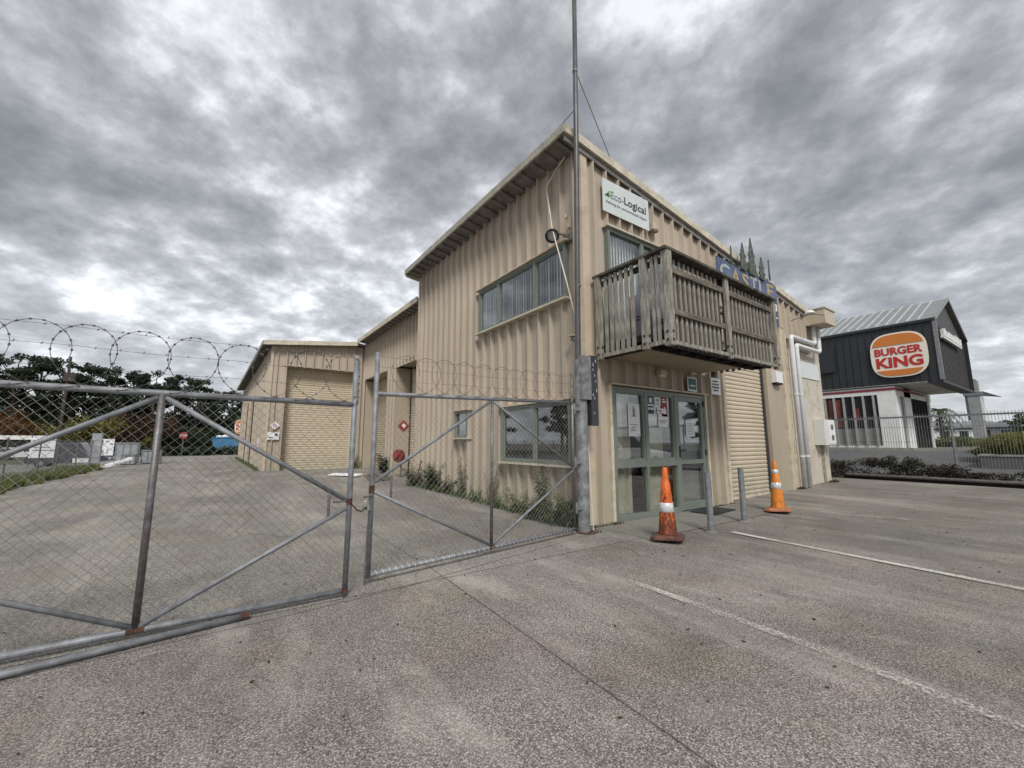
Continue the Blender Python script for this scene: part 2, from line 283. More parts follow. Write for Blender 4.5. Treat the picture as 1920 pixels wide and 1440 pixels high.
WO = {}   # world origin of every object (no rotations on unique things)
class MB:
    def __init__(s): s.v = []; s.f = []; s.mi = []; s.m = 0
    def add(s, vs, fs):
        b = len(s.v); s.v += [tuple(x) for x in vs]; s.f += [tuple(b + i for i in f) for f in fs]; s.mi += [s.m] * len(fs); return s
    def box(s, x0, x1, y0, y1, z0, z1):
        vs = [(x, y, z) for z in (z0, z1) for (x, y) in ((x0, y0), (x1, y0), (x1, y1), (x0, y1))]
        return s.add(vs, [(3, 2, 1, 0), (4, 5, 6, 7), (0, 1, 5, 4), (1, 2, 6, 5), (2, 3, 7, 6), (3, 0, 4, 7)])
    def obox(s, c, ax, ay, az):   # oriented box: centre and three half-vectors
        c, ax, ay, az = map(Vector, (c, ax, ay, az)); vs = []
        for k in (-1, 1):
            for i, j in ((-1, -1), (1, -1), (1, 1), (-1, 1)): vs.append(c + ax * i + ay * j + az * k)
        return s.add(vs, [(3, 2, 1, 0), (4, 5, 6, 7), (0, 1, 5, 4), (1, 2, 6, 5), (2, 3, 7, 6), (3, 0, 4, 7)])
    def beam(s, a, b, wd, ht, up=(0, 0, 1)):
        a, b = Vector(a), Vector(b); d_ = (b - a); L = d_.length; d_.normalize(); u = Vector(up); sd = d_.cross(u).normalized(); u = sd.cross(d_).normalized()
        return s.obox((a + b) / 2, d_ * L / 2, sd * wd / 2, u * ht / 2)
    def tube(s, pts, r, n=8, cap=True):
        pts = [Vector(p) for p in pts]; rs = r if isinstance(r, (list, tuple)) else [r] * len(pts)
        ring = []; prev = None
        for i, p in enumerate(pts):
            t_ = (pts[min(i + 1, len(pts) - 1)] - pts[max(i - 1, 0)])
            if t_.length < 1e-9: t_ = Vector((0, 0, 1))
            t_.normalize()
            if prev is None: a = t_.orthogonal().normalized()
            else:
                a = prev - t_ * prev.dot(t_)
                a = a.normalized() if a.length > 1e-6 else t_.orthogonal().normalized()
            prev = a; b = t_.cross(a)
            ring.append([p + (a * math.cos(2 * math.pi * k / n) + b * math.sin(2 * math.pi * k / n)) * rs[i] for k in range(n)])
        vs = [q for rr in ring for q in rr]; fs = []
        for i in range(len(pts) - 1):
            for k in range(n): fs.append((i * n + k, i * n + (k + 1) % n, (i + 1) * n + (k + 1) % n, (i + 1) * n + k))
        if cap: fs += [tuple(reversed(range(n))), tuple(range((len(pts) - 1) * n, len(pts) * n))]
        return s.add(vs, fs)
    def lathe(s, prof, n=24, c=(0, 0, 0)):
        vs = [(c[0] + r * math.cos(2 * math.pi * k / n), c[1] + r * math.sin(2 * math.pi * k / n), c[2] + z) for r, z in prof for k in range(n)]
        fs = [(i * n + k, i * n + (k + 1) % n, (i + 1) * n + (k + 1) % n, (i + 1) * n + k) for i in range(len(prof) - 1) for k in range(n)]
        return s.add(vs, fs)
    def prism(s, poly, o, ax, ay, th):   # polygon in plane (o, ax, ay) extruded th along ax x ay
        o, ax, ay = Vector(o), Vector(ax), Vector(ay); nn = ax.cross(ay).normalized(); n = len(poly)
        vs = [o + ax * u + ay * v for u, v in poly] + [o + ax * u + ay * v + nn * th for u, v in poly]
        fs = [tuple(reversed(range(n))), tuple(range(n, 2 * n))] + [(i, (i + 1) % n, n + (i + 1) % n, n + i) for i in range(n)]
        return s.add(vs, fs)
    def build(s, name, m, parent=None, origin=None, smooth=False, label=None):
        if not s.v: return None
        mats = m if isinstance(m, list) else [m]
        a = np.array(s.v)
        if origin is None:
            if parent is not None and parent.get('_proto'): origin = (0, 0, 0)
            else: origin = ((a[:, 0].min() + a[:, 0].max()) / 2, (a[:, 1].min() + a[:, 1].max()) / 2, a[:, 2].min())
        me = bpy.data.meshes.new(name); me.from_pydata([tuple(x) for x in (a - np.array(origin))], [], s.f); 
        for mm_ in mats: me.materials.append(mm_)
        if len(mats) > 1: me.polygons.foreach_set('material_index', s.mi)
        if smooth: me.polygons.foreach_set('use_smooth', [True] * len(me.polygons))
        me.update()
        o = bpy.data.objects.new(name, me); COL.objects.link(o)
        WO[o.name] = Vector(origin)
        if parent is not None:
            o.parent = parent; o.location = Vector(origin) - WO[parent.name]
        else: o.location = origin
        if label: o['label'] = label
        return o

def tag(o, label=None, cat=None, group=None, kind=None):
    if label: o['label'] = label
    if cat: o['category'] = cat
    if group: o['group'] = group
    if kind: o['kind'] = kind
    return o
def thing(name, loc, label, cat, group=None, kind=None):
    o = bpy.data.objects.new(name, None); COL.objects.link(o); o.location = loc; o.empty_display_size = .2; WO[o.name] = Vector(loc)
    return tag(o, label, cat, group, kind)
def children(o): return [c for c in bpy.data.objects if c.parent == o]
def copy_tree(o, parent=None):
    c = o.copy(); COL.objects.link(c)
    if parent is not None: c.parent = parent
    for ch in children(o): copy_tree(ch, c)
    return c
def text_mb(mb, body, o, ax, up, width, height, depth=.004, bold=0.0, fit=True):
    cu = bpy.data.curves.new('t', 'FONT'); cu.body = body; cu.size = 1; cu.offset = bold; cu.resolution_u = 3
    to = bpy.data.objects.new('t', cu); COL.objects.link(to); bpy.context.view_layer.update()
    me = bpy.data.meshes.new_from_object(to.evaluated_get(bpy.context.evaluated_depsgraph_get()))
    vs = np.array([v.co[:] for v in me.vertices]); fs = [tuple(p.vertices) for p in me.polygons]
    bpy.data.objects.remove(to); bpy.data.curves.remove(cu); bpy.data.meshes.remove(me)
    x0, x1 = vs[:, 0].min(), vs[:, 0].max(); y0, y1 = vs[:, 1].min(), vs[:, 1].max()
    sx = width / (x1 - x0); sy = height / (y1 - y0)
    ax, up = Vector(ax), Vector(up); nn = ax.cross(up).normalized(); o = Vector(o) + nn * depth
    mb.add([o + ax * (float(v[0]) - x0) * sx + up * (float(v[1]) - y0) * sy for v in vs], fs); return mb
FX, FZ = (1, 0, 0), (0, 0, 1)      # facing -Y
SX = (0, -1, 0)                    # facing -X

def leaf_cloud(mb, blobs, n, size, rng, flat=.0, tri=False):
    """many small leaf faces through the volume of ellipsoid blobs: (x,y,z,rx,ry,rz)"""
    w_ = np.array([b[3] * b[4] * b[5] for b in blobs]) ** (2 / 3); w_ = w_ / w_.sum()
    idx = rng.choice(len(blobs), n, p=w_); B = np.array(blobs)[idx]
    d_ = rng.normal(size=(n, 3)); d_ /= np.linalg.norm(d_, axis=1)[:, None]; rr = rng.random(n) ** .45
    P_ = B[:, :3] + d_ * rr[:, None] * B[:, 3:6]
    a = rng.normal(size=(n, 3)); a[:, 2] *= (1 - flat); a /= np.linalg.norm(a, axis=1)[:, None]
    b = rng.normal(size=(n, 3)); b -= a * (a * b).sum(1)[:, None]; b /= np.linalg.norm(b, axis=1)[:, None]
    sz = size * (0.5 + rng.random(n)); a *= sz[:, None]; b *= (sz * (.35 + .4 * rng.random(n)))[:, None]
    V = np.stack([P_ - a, P_ + b * .9, P_ + a, P_ - b], 1).reshape(-1, 3); base = len(mb.v)
    mb.v += [tuple(x) for x in V.tolist()]; mb.f += [(base + 4 * i, base + 4 * i + 1, base + 4 * i + 2, base + 4 * i + 3) for i in range(n)]; mb.mi += [mb.m] * n
    return mb

def clad(mb, o, dr, out, L, zb, zt, ops=(), pitch=.34, depth=.085, off=0.0, rib=.030, slope=.022):
    """ribbed steel sheet from point o along dr (unit), ribs proud towards out; ops = openings (u0,u1,z0,z1); zb/zt floats or functions of u"""
    zbf = zb if callable(zb) else (lambda u: zb); ztf = zt if callable(zt) else (lambda u: zt)
    us = [(0, 0), ]
    u = off
    prof = []
    while u < L + pitch:
        prof += [(u, 0), (u + slope, depth), (u + slope + rib, depth), (u + 2 * slope + rib, 0)]; u += pitch
    def dep(x):
        for (a, da), (b, db) in zip(prof, prof[1:]):
            if a <= x <= b: return da + (db - da) * (x - a) / (b - a + 1e-12)
        return 0
    xs = sorted(set([0, L] + [round(p[0], 5) for p in prof if 0 < p[0] < L] + [q for op in ops for q in op[:2] if 0 < q < L]))
    o, dr, out = Vector(o), Vector(dr), Vector(out)
    for a, b in zip(xs, xs[1:]):
        if b - a < 1e-4: continue
        mid = (a + b) / 2; iv = [(None, None)]; cuts = sorted([(op[2], op[3]) for op in ops if op[0] <= mid <= op[1]])
        segs = []; lo = None
        for c0, c1 in cuts:
            segs.append((lo, c0)); lo = c1
        segs.append((lo, None))
        for s0, s1 in segs:
            z0a, z0b = (zbf(a), zbf(b)) if s0 is None else (s0, s0)
            z1a, z1b = (ztf(a), ztf(b)) if s1 is None else (s1, s1)
            if z1a - z0a < .01 and z1b - z0b < .01: continue
            pa = o + dr * a + out * dep(a); pb = o + dr * b + out * dep(b)
            mb.add([(pa.x, pa.y, z0a), (pb.x, pb.y, z0b), (pb.x, pb.y, z1b), (pa.x, pa.y, z1a)], [(0, 1, 2, 3)])
    return mb

def roller_mb(mb, o, dr, out, L, z0, z1, pitch=.098):
    o, dr, out = Vector(o), Vector(dr), Vector(out); pts = []; z = z0
    while z < z1:
        pts += [(z, .0), (z + .012, .022), (z + pitch * .55, .027), (z + pitch * .86, .012), (z + pitch * .93, .0)]; z += pitch
    pts = [p for p in pts if p[0] <= z1]
    for (za, da), (zb_, db) in zip(pts, pts[1:]):
        a0 = o + out * da; a1 = o + out * db
        mb.add([(a0.x, a0.y, za), (a0.x + dr.x * L, a0.y + dr.y * L, za), (a1.x + dr.x * L, a1.y + dr.y * L, zb_), (a1.x, a1.y, zb_)], [(0, 1, 2, 3)])
    return mb

def sheet(name, x0, x1, y0, y1, m, dz, nx, ny, kind='structure'):
    mb = MB(); xs = np.linspace(x0, x1, nx + 1); ys = np.linspace(y0, y1, ny + 1)
    mb.add([(x, y, zg(x, y) + dz) for y in ys for x in xs], [(j * (nx + 1) + i, j * (nx + 1) + i + 1, (j + 1) * (nx + 1) + i + 1, (j + 1) * (nx + 1) + i) for j in range(ny) for i in range(nx)])
    return tag(mb.build(name, m, origin=(x0, y0, 0)), kind=kind)
def polysheet(name, poly, m, dz):
    mb = MB(); mb.add([(x, y, zg(x, y) + dz) for x, y in poly], [tuple(range(len(poly)))]); return tag(mb.build(name, m, origin=(poly[0][0], poly[0][1], 0)), kind='structure')

# ================================================================== SETTING
def grid(name, xs, ys, m, dz):
    mb = MB(); nx, ny = len(xs), len(ys)
    mb.add([(x, y, zg(x, y) + dz) for y in ys for x in xs], [(j * nx + i, j * nx + i + 1, (j + 1) * nx + i + 1, (j + 1) * nx + i) for j in range(ny - 1) for i in range(nx - 1)])
    return tag(mb.build(name, m, origin=(0, 0, 0)), kind='structure')
grid('ground', [-900, -200, -60, -20, -8.5, -5.5, 0, 8.3, 10, 12, 14.37, 16, 17.8, 20, 23, 26, 40, 100, 300, 900], [-600, -60, -10, 0, 3, 6, 8, 10, 12, 14, 16, 22, 30, 40, 52, 60, 120, 300, 900], M['asphalt'], 0)
grid('yard', [-5.4, -3, 0, 3, 5.4], [3.86, 6, 8, 10, 12, 14, 16, 30, 46], M['yardasphalt'], .004)
grid('neighbour_lot', [-60, -20, -8.5, -5.5, -5.4], [6, 8, 10, 12, 14, 16, 22, 30, 40, 52, 60], M['smooth'], .004)
grid('driveway', [17.8, 20, 23, 25.2], [-12, 0, 5, 30], M['drive'], .004)
grid('grass_verge', [-5.5, -4.6, -4.0], [8.5, 10, 12, 14, 16, 25.5], M['soil'], .012)
grid('far_verge', [-60, -20, -8.5, -5.5, 14], [60.1, 90, 130], M['soil'], .01)
grid('far_verge', [-5.35, 14], [46.1, 60], M['soil'], .01)
grid('concrete_apron', [4.9, 6.5, 8.3, 9.3], [3.75, 4.3, 4.86], M['apron'], .008)
grid('driveway_verge', [25.9, 40, 60], [-14, -4, 2.3], M['soil'], .012)
def line(name, pts, wd, m, dz=.012):
    mb = MB()
    for (a, b) in zip(pts, pts[1:]):
        a, b = Vector(a), Vector(b); n = max(2, int((b - a).length / .5)); s = (b - a).normalized(); s = Vector((-s.y, s.x)) * wd / 2
        for i in range(n):
            p, q = a.lerp(b, i / n), a.lerp(b, (i + 1) / n)
            mb.add([(v.x, v.y, zg(v.x, v.y) + dz) for v in (p - s, q - s, q + s, p + s)], [(0, 1, 2, 3)])
    return tag(mb.build(name, m), kind='structure')
line('parking_line', [(6.26, 3.32), (5.85, -.6)], .105, M['paint'])
line('parking_line', [(3.30, 2.92), (3.22, 1.2), (3.02, -.4)], .085, M['paintworn'])
line('parking_line', [(9.6, 3.5), (8.9, -2.5)], .085, M['paintfaint'])
line('parking_line', [(12.3, 3.9), (11.8, -2.5)], .085, M['paintfaint'])
M['joint'] = mat('joint_dark', (.145, .13, .12), .95, var=.4, vscale=9)
line('joint', [(1.95, 9), (1.93, 4.3), (1.80, 2.0), (1.66, -.5)], .006, M['joint'], .0075)
line('joint', [(-2.2, 3.62), (.4, 3.72), (1.5, 3.84), (4.5, 4.42)], .007, M['joint'], .0075)
line('crack', [(4.3, 4.05), (4.22, 3.8), (4.27, 3.55), (4.12, 3.3), (4.16, 3.05)], .006, M['joint'], .0072)
line('crack', [(1.0, 6.5), (.3, 7.4), (.6, 8.6), (-.5, 9.8), (-.3, 11.5), (-1.2, 13)], .014, M['joint'], .0072)
line('crack', [(3.9, 6.0), (2.9, 7.2), (3.1, 8.4), (2.2, 9.7)], .010, M['joint'], .0072)
M['scratch'] = mat('pale_scrape', (.34, .31, .25), .9, var=.3, vscale=9)
line('scrape', [(-1.5, 3.40), (-.3, 3.56), (.3, 3.62)], .03, M['paintfaint'], .0078)
# kerb of the driveway on the right
mb = MB()
for a, b in (((25.2, 5.0), (25.2, 30)), ((25.2, 2.35), (60, 2.35)),):
    mb.beam((a[0], a[1], zg(*a) + .05), (b[0], b[1], zg(*b) + .05), .16, .14)
tag(mb.build('kerb', M['concrete']), kind='structure')

# ================================================================== WAREHOUSE
XS, YF = 4.90, 4.85
wh = thing('warehouse', (XS, YF, 0), 'beige ribbed steel warehouse with monopitch roof, weathered timber balcony and roller doors', 'warehouse')
def roofz(x): return 6.70 - .151 * (x - 4.42)        # top surface of the tall roof
# --- tall side wall (X = XS, faces -X)
UW = (5.20, 8.22, 3.84, 4.88); LW = (5.15, 7.24, .93, 2.03); SW = (8.72, 9.34, 1.43, 2.08)
mb = MB(); clad(mb, (XS, YF, 0), (0, 1, 0), (-1, 0, 0), 7.15, lambda u: zg(XS, YF + u), roofz(XS) - .05, [(a - YF, b - YF, c, e) for a, b, c, e in (UW, LW, SW)], off=.10)
mb.build('wall', M['clad'], wh, label='side wall facing the gated yard')
# --- facade (Y = YF, faces -Y)
DR = (5.45, 8.27, 0, 2.29); SL = (5.44, 7.75, 2.86, 5.17)
mb = MB()
ops = [(DR[0] - XS, DR[1] - XS, -1, DR[3]), (SL[0] - XS, SL[1] - XS, SL[2], SL[3]), (9.02 - XS, 12.45 - XS, -1, 4.42), (12.45 - XS, 14.95 - XS, -1, 4.18)]
clad(mb, (XS, YF, 0), (1, 0, 0), (0, -1, 0), 10.05, lambda u: zg(XS + u, YF), lambda u: roofz(XS + u) - .06, ops, off=.20)
mb.build('wall', M['clad'], wh, label='front wall with the entrance and balcony')
# backing core so nothing is see-through
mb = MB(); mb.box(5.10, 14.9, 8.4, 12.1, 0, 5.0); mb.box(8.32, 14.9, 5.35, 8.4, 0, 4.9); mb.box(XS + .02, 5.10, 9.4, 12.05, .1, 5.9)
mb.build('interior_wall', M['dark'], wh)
mb = MB(); clad(mb, (14.95, 12.05, 0), (-1, 0, 0), (0, 1, 0), 10.05, 0, lambda u: roofz(14.95 - u) - .06, off=.1)
clad(mb, (14.95, YF, 0), (0, 1, 0), (1, 0, 0), 7.2, 0, roofz(14.95) - .06, off=.1)
mb.build('wall', M['clad'], wh, label='rear and far end walls')
# corner flashing
mb = MB(); mb.box(XS - .062, XS + .09, YF - .062, YF - .002, .02, roofz(XS) - .12); mb.box(XS - .062, XS - .002, YF - .002, YF + .09, .02, roofz(XS) - .1)
mb.build('corner_trim', M['flash'], wh)
mb = MB(); mb.box(XS - .062, XS + .01, 11.98, 12.07, .12, roofz(XS) - .1); mb.build('corner_trim', M['flash'], wh)
mb = MB(); mb.box(XS - .05, XS + .0, 9.5, 11.9, .10, .14); 

# --- tall roof
mb = MB(); X0, X1, Y0, Y1 = 4.42, 15.1, 4.72, 12.2
def rq(mb, x0, x1, y0, y1, dz0, dz1):
    vs = [(x, y, roofz(x) + dz) for dz in (dz0, dz1) for x, y in ((x0, y0), (x1, y0), (x1, y1), (x0, y1))]
    mb.add(vs, [(3, 2, 1, 0), (4, 5, 6, 7), (0, 1, 5, 4), (1, 2, 6, 5), (2, 3, 7, 6), (3, 0, 4, 7)])
rq(mb, X0 + .02, X1, Y0 + .02, Y1 - .02, -.03, -.012)
y = Y0 + .12
while y < Y1 - .1: rq(mb, X0 + .02, X1, y, y + .05, -.010, .028); y += .25
roof = mb.build('roof', M['roof'], wh)
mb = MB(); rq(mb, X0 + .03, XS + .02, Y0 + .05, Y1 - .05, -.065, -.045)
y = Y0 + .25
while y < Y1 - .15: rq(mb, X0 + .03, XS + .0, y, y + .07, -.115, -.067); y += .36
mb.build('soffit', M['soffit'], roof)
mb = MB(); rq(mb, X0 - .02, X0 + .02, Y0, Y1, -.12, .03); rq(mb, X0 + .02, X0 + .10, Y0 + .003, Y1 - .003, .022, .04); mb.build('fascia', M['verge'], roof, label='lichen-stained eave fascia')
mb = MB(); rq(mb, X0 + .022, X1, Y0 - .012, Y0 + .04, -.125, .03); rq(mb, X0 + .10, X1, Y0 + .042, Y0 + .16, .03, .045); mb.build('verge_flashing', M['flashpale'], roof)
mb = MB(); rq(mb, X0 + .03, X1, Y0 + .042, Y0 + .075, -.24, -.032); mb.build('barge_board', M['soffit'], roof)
mb = MB(); rq(mb, X0 + .022, X1, Y1 - .04, Y1 + .012, -.17, .03); mb.build('verge_flashing', M['flashpale'], roof)

# --- windows
def window(name, y0, y1, z0, z1, mull, pane_m, blinds=None, label=None, fw=.05, dep=.11, rm='room'):
    """window in the side wall; outer face a little proud of the ribs"""
    xo = XS - .10; w_ = MB()
    w_.box(xo, xo + dep, y0, y1, z0, z0 + fw); w_.box(xo, xo + dep, y0, y1, z1 - fw, z1)
    w_.box(xo, xo + dep, y0, y0 + fw, z0 + fw, z1 - fw); w_.box(xo, xo + dep, y1 - fw, y1, z0 + fw, z1 - fw)
    for m_ in mull: w_.box(xo + .004, xo + dep - .004, m_ - fw / 2, m_ + fw / 2, z0 + fw, z1 - fw)
    f = w_.build('window', M['frame'], wh, label=label)
    es = [y0] + mull + [y1]
    for i, (a, b) in enumerate(zip(es, es[1:])):
        g = MB(); ins = .012 if i % 2 else 0.0
        g.box(xo + .05, xo + .056, a + fw * .5, b - fw * .5, z0 + fw * .9, z1 - fw * .9); g.build('pane', pane_m, f)
        if len(es) > 2:
            s = MB(); e = .028; A, B = a + (fw if i == 0 else fw / 2), b - (fw if i == len(es) - 2 else fw / 2)
            s.box(xo + .02, xo + .075, A, A + e, z0 + fw, z1 - fw); s.box(xo + .02, xo + .075, B - e, B, z0 + fw, z1 - fw)
            s.box(xo + .02, xo + .075, A + e, B - e, z0 + fw, z0 + fw + e); s.box(xo + .02, xo + .075, A + e, B - e, z1 - fw - e, z1 - fw); s.build('sash', M['frame'], f)
    s = MB(); s.box(xo - .07, XS + .02, y0 - .07, y1 + .05, z0 - .035, z0 - .002); s.build('sill', M['flashpale'], f)
    s = MB(); s.box(xo - .05, XS + .02, y0 - .09, y1 + .09, z1 + .004, z1 + .03); s.build('head_flashing', M['flash'], f)
    if blinds:
        s = MB(); y = y0 + .05; rg = random.Random(3)
        while y < y1 - .08:
            an = R(62 + rg.uniform(-9, 9)); hx, hy = .042 * math.cos(an), .042 * math.sin(an)
            s.add([(XS + .052 - hx, y - hy, z0), (XS + .052 + hx, y + hy, z0), (XS + .052 + hx, y + hy, z1 - .02), (XS + .052 - hx, y - hy, z1 - .02)], [(0, 1, 2, 3)]); y += .082
        s.build('blind', M['blind'], f)
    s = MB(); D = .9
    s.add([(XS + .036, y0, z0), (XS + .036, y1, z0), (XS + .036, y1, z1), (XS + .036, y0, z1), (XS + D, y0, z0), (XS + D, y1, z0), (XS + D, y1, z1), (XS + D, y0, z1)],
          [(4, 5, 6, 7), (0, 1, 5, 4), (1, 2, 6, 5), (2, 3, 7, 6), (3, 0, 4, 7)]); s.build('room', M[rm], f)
    return f
window('window', *UW, [6.10, 7.40], M['glass'], True, 'wide upper window of three panes with vertical blinds')
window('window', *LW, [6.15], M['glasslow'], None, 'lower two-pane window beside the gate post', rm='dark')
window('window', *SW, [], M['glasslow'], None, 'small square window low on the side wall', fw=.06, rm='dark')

# --- upper sliding door behind the balcony
w_ = MB(); x0, x1, z0, z1 = SL; yo = YF - .10
w_.box(x0, x1, yo, yo + .11, z1 - .06, z1); w_.box(x0, x0 + .06, yo, yo + .11, z0, z1 - .06); w_.box(x1 - .06, x1, yo, yo + .11, z0, z1 - .06); w_.box(x0 + .06, x1 - .06, yo, yo + .11, z0, z0 + .06)
w_.box(6.37, 6.45, yo + .003, yo + .10, z0 + .06, z1 - .06); w_.box(6.84, 6.90, yo + .003, yo + .10, z0 + .06, z1 - .06)
sd = w_.build('window', M['frame'], wh, label='upper sliding door opening onto the balcony')
for a, b in ((x0 + .06, 6.37), (6.45, 6.84), (6.90, x1 - .06)): g = MB(); g.box(a, b, yo + .05, yo + .056, z0 + .06, z1 - .06); g.build('pane', M['glass'], sd)
s = MB(); x = x0 + .08
while x < 6.40: s.add([(x - .033, YF + .042, z0), (x + .033, YF + .062, z0), (x + .033, YF + .062, z1), (x - .033, YF + .042, z1)], [(0, 1, 2, 3)]); x += .082
s.build('blind', M['blind'], sd)
s = MB(); s.box(x0 - .05, x1 + .08, yo - .05, YF, z1 + .004, z1 + .03); s.build('head_flashing', M['flashpale'], sd)
s = MB(); s.add([(x0, YF + .05, z0), (x1, YF + .05, z0), (x1, YF + .05, z1), (x0, YF + .05, z1), (x0, YF + .8, z0), (x1, YF + .8, z0), (x1, YF + .8, z1), (x0, YF + .8, z1)], [(4, 5, 6, 7), (0, 1, 5, 4), (1, 2, 6, 5), (2, 3, 7, 6), (3, 0, 4, 7)]); s.build('room', M['room'], sd)

# --- entrance: two glazed bays and a door leaf
x0, x1, zt = DR[0], DR[1], DR[3] - .02; yo = YF - .075
B1, B2 = 6.33, 7.24; ZM = .93
w_ = MB(); w_.box(x0, x1, yo, yo + .12, zt - .055, zt); w_.box(x0, x0 + .055, yo, yo + .12, .01, zt - .055); w_.box(x1 - .055, x1, yo, yo + .12, .01, zt - .055)
w_.box(x0 + .055, B2 + .03, yo, yo + .12, .01, .10); w_.box(B1 - .03, B1 + .03, yo + .002, yo + .118, .10, zt - .055); w_.box(B2 - .03, B2 + .03, yo + .002, yo + .118, .10, zt - .055)
w_.box(x0 + .055, B1 - .03, yo + .002, yo + .118, ZM - .05, ZM + .05); w_.box(B1 + .03, B2 - .03, yo + .002, yo + .118, ZM - .05, ZM + .05)
ent = w_.build('entrance', M['frame'], wh, label='sage green aluminium entrance joinery with notices')
for a, b in ((x0 + .055, B1 - .03), (B1 + .03, B2 - .03)):
    s = MB(); e = .05; c0, c1 = ZM + .05, zt - .055
    s.box(a, a + e, yo + .015, yo + .09, c0, c1); s.box(b - e, b, yo + .015, yo + .09, c0, c1); s.box(a + e, b - e, yo + .015, yo + .09, c0, c0 + e); s.box(a + e, b - e, yo + .015, yo + .09, c1 - e, c1); s.build('sash', M['frame'], ent)
    g = MB(); g.box(a + e - .005, b - e + .005, yo + .055, yo + .061, c0 + e - .005, c1 - e + .005); g.build('pane', M['glassdoor'], ent)
    g = MB(); g.box(a, b, yo + .055, yo + .061, .10, ZM - .05); g.build('pane', M['glassdoor'], ent)
a, b = B2 + .034, x1 - .058; c0, c1 = .03, zt - .06; e = .085
s = MB(); s.box(a, a + e, yo + .01, yo + .085, c0, c1); s.box(b - e, b, yo + .01, yo + .085, c0, c1); s.box(a + e, b - e, yo + .01, yo + .085, c0, c0 + .14); s.box(a + e, b - e, yo + .01, yo + .085, c1 - e, c1); s.box(a + e, b - e, yo + .012, yo + .083, ZM - .035, ZM + .045)
leaf = s.build('door', M['frame'], ent)
g = MB(); g.box(a + e, b - e, yo + .045, yo + .051, c0 + .14, ZM - .035); g.box(a + e, b - e, yo + .045, yo + .051, ZM + .045, c1 - e); leafg = g.build('door_pane', M['glassdoor'], ent)
s = MB(); s.box(a + .025, a + .06, yo - .004, yo + .01, 1.02, 1.24); s.tube([(a + .042, yo - .004, 1.16), (a + .042, yo - .05, 1.16), (a + .16, yo - .05, 1.165)], .011, 6); s.build('door_handle', M['rubber'], ent)
s = MB()
for z in (.35, 1.05, 2.05): s.box(b - .012, b + .03, yo - .010, yo + .008, z, z + .11)
s.build('hinge', M['rubber'], ent)
s = MB(); s.box(x0 - .06, x1 + .10, yo - .05, YF, DR[3] + .004, DR[3] + .03); s.build('head_flashing', M['flash'], ent)
s = MB(); s.box(x1 + .002, x1 + .06, yo - .02, YF, .02, DR[3]); s.build('jamb_flashing', M['flashpale'], ent)
s = MB(); s.box(x0 - .07, x0 - .002, YF - .068, YF, .02, DR[3]); s.build('jamb_flashing', M['flashpale'], ent)
# curtains and room
s = MB(); rg = random.Random(5)
def drape(s, xa, xb, z0, z1, y):
    n = int((xb - xa) / .035); pts = [(xa + (xb - xa) * i / n, y + .025 * math.sin(i * 1.25) + rg.uniform(-.006, .006)) for i in range(n + 1)]
    for p, q in zip(pts, pts[1:]): s.add([(p[0], p[1], z0), (q[0], q[1], z0), (q[0], q[1], z1), (p[0], p[1], z1)], [(0, 1, 2, 3)])
drape(s, 5.50, 6.06, .06, 2.25, YF + .09); drape(s, 6.52, 7.05, .06, 2.25, YF + .12); s.build('curtain', M['curtain'], ent)
s = MB(); s.add([(x0, YF + .06, 0.02), (x1, YF + .06, 0.02), (x1, YF + .06, 2.3), (x0, YF + .06, 2.3), (x0, YF + 2.2, 0.02), (x1, YF + 2.2, 0.02), (x1, YF + 2.2, 2.3), (x0, YF + 2.2, 2.3)], [(4, 5, 6, 7), (0, 1, 5, 4), (1, 2, 6, 5), (2, 3, 7, 6), (3, 0, 4, 7)]); s.build('room', M['room'], ent)
s = MB(); s.box(7.28, 8.2, YF + .09, YF + .10, .03, 2.1); s.build('door_backing', mat('pale_door_backing', (.36, .38, .39), .8, var=.05), ent)  # pale sheet added close behind the door glass to lighten it

# --- front roller door and flat piers
def roller(o, dr, out, L, z0, z1, guides, label, hd=None):
    mb = MB(); roller_mb(mb, o, dr, out, L, z0 + .07, z1); r_ = mb.build('roller_door', M['roller'], wh, label=label)
    o, dr, out = Vector(o), Vector(dr), Vector(out)
    s = MB(); c = o + dr * (L / 2) + out * .012; s.obox((c.x, c.y, z0 + .035), dr * L / 2, out * .025, (0, 0, .033)); s.build('bottom_rail', M['flashpale'], r_)
    s = MB()
    for u in (0, L): c = o + dr * u + out * .03; s = MB(); s.obox((c.x, c.y, (z0 + z1) / 2), dr * .035, out * .032, (0, 0, (z1 - z0) / 2)); s.build('guide', M['boxgrey'] if guides else M['flashpale'], r_)
    return r_
roller((9.14, YF + .10, 0), (1, 0, 0), (0, -1, 0), 2.08, zg(10, YF), 3.62, True, 'tall roller door on the front under the balcony end')
s = MB(); s.box(9.02, 9.12, YF - .10, YF + .10, .02, 3.7); s.build('door_jamb', M['flashpale'], wh)
s = MB(); s.box(9.02, 11.3, YF - .03, YF + .12, 3.62, 4.42); s.build('lintel_panel', M['panel'], wh)
s = MB(); s.box(8.90, 9.018, YF - .065, YF + .02, .02, 4.4); s.build('jamb_flashing', M['flash'], wh)
s = MB(); s.box(11.30, 12.14, YF - .035, YF + .12, .08, 4.42); s.box(11.26, 11.30, YF - .05, YF + .12, .08, 3.7); s.build('pier', M['panel'], wh)
s = MB(); s.box(12.14, 12.20, YF - .10, YF + .1, .1, 4.45); s.build('pier_flashing', M['flashpale'], wh)
s = MB(); s.box(12.20, 12.45, YF - .06, YF + .1, .1, 4.42); s.build('pier', M['flash'], wh)
s = MB(); s.box(12.45, 12.50, YF - .09, YF + .1, .12, 4.30); s.build('pier_flashing', M['flashpale'], wh)
s = MB(); s.box(12.45, 15.0, YF - .085, YF - .01, 4.15, 4.19); s.box(9.0, 12.45, YF - .085, YF - .01, 4.42, 4.45); s.build('band_flashing', M['flashpale'], wh)
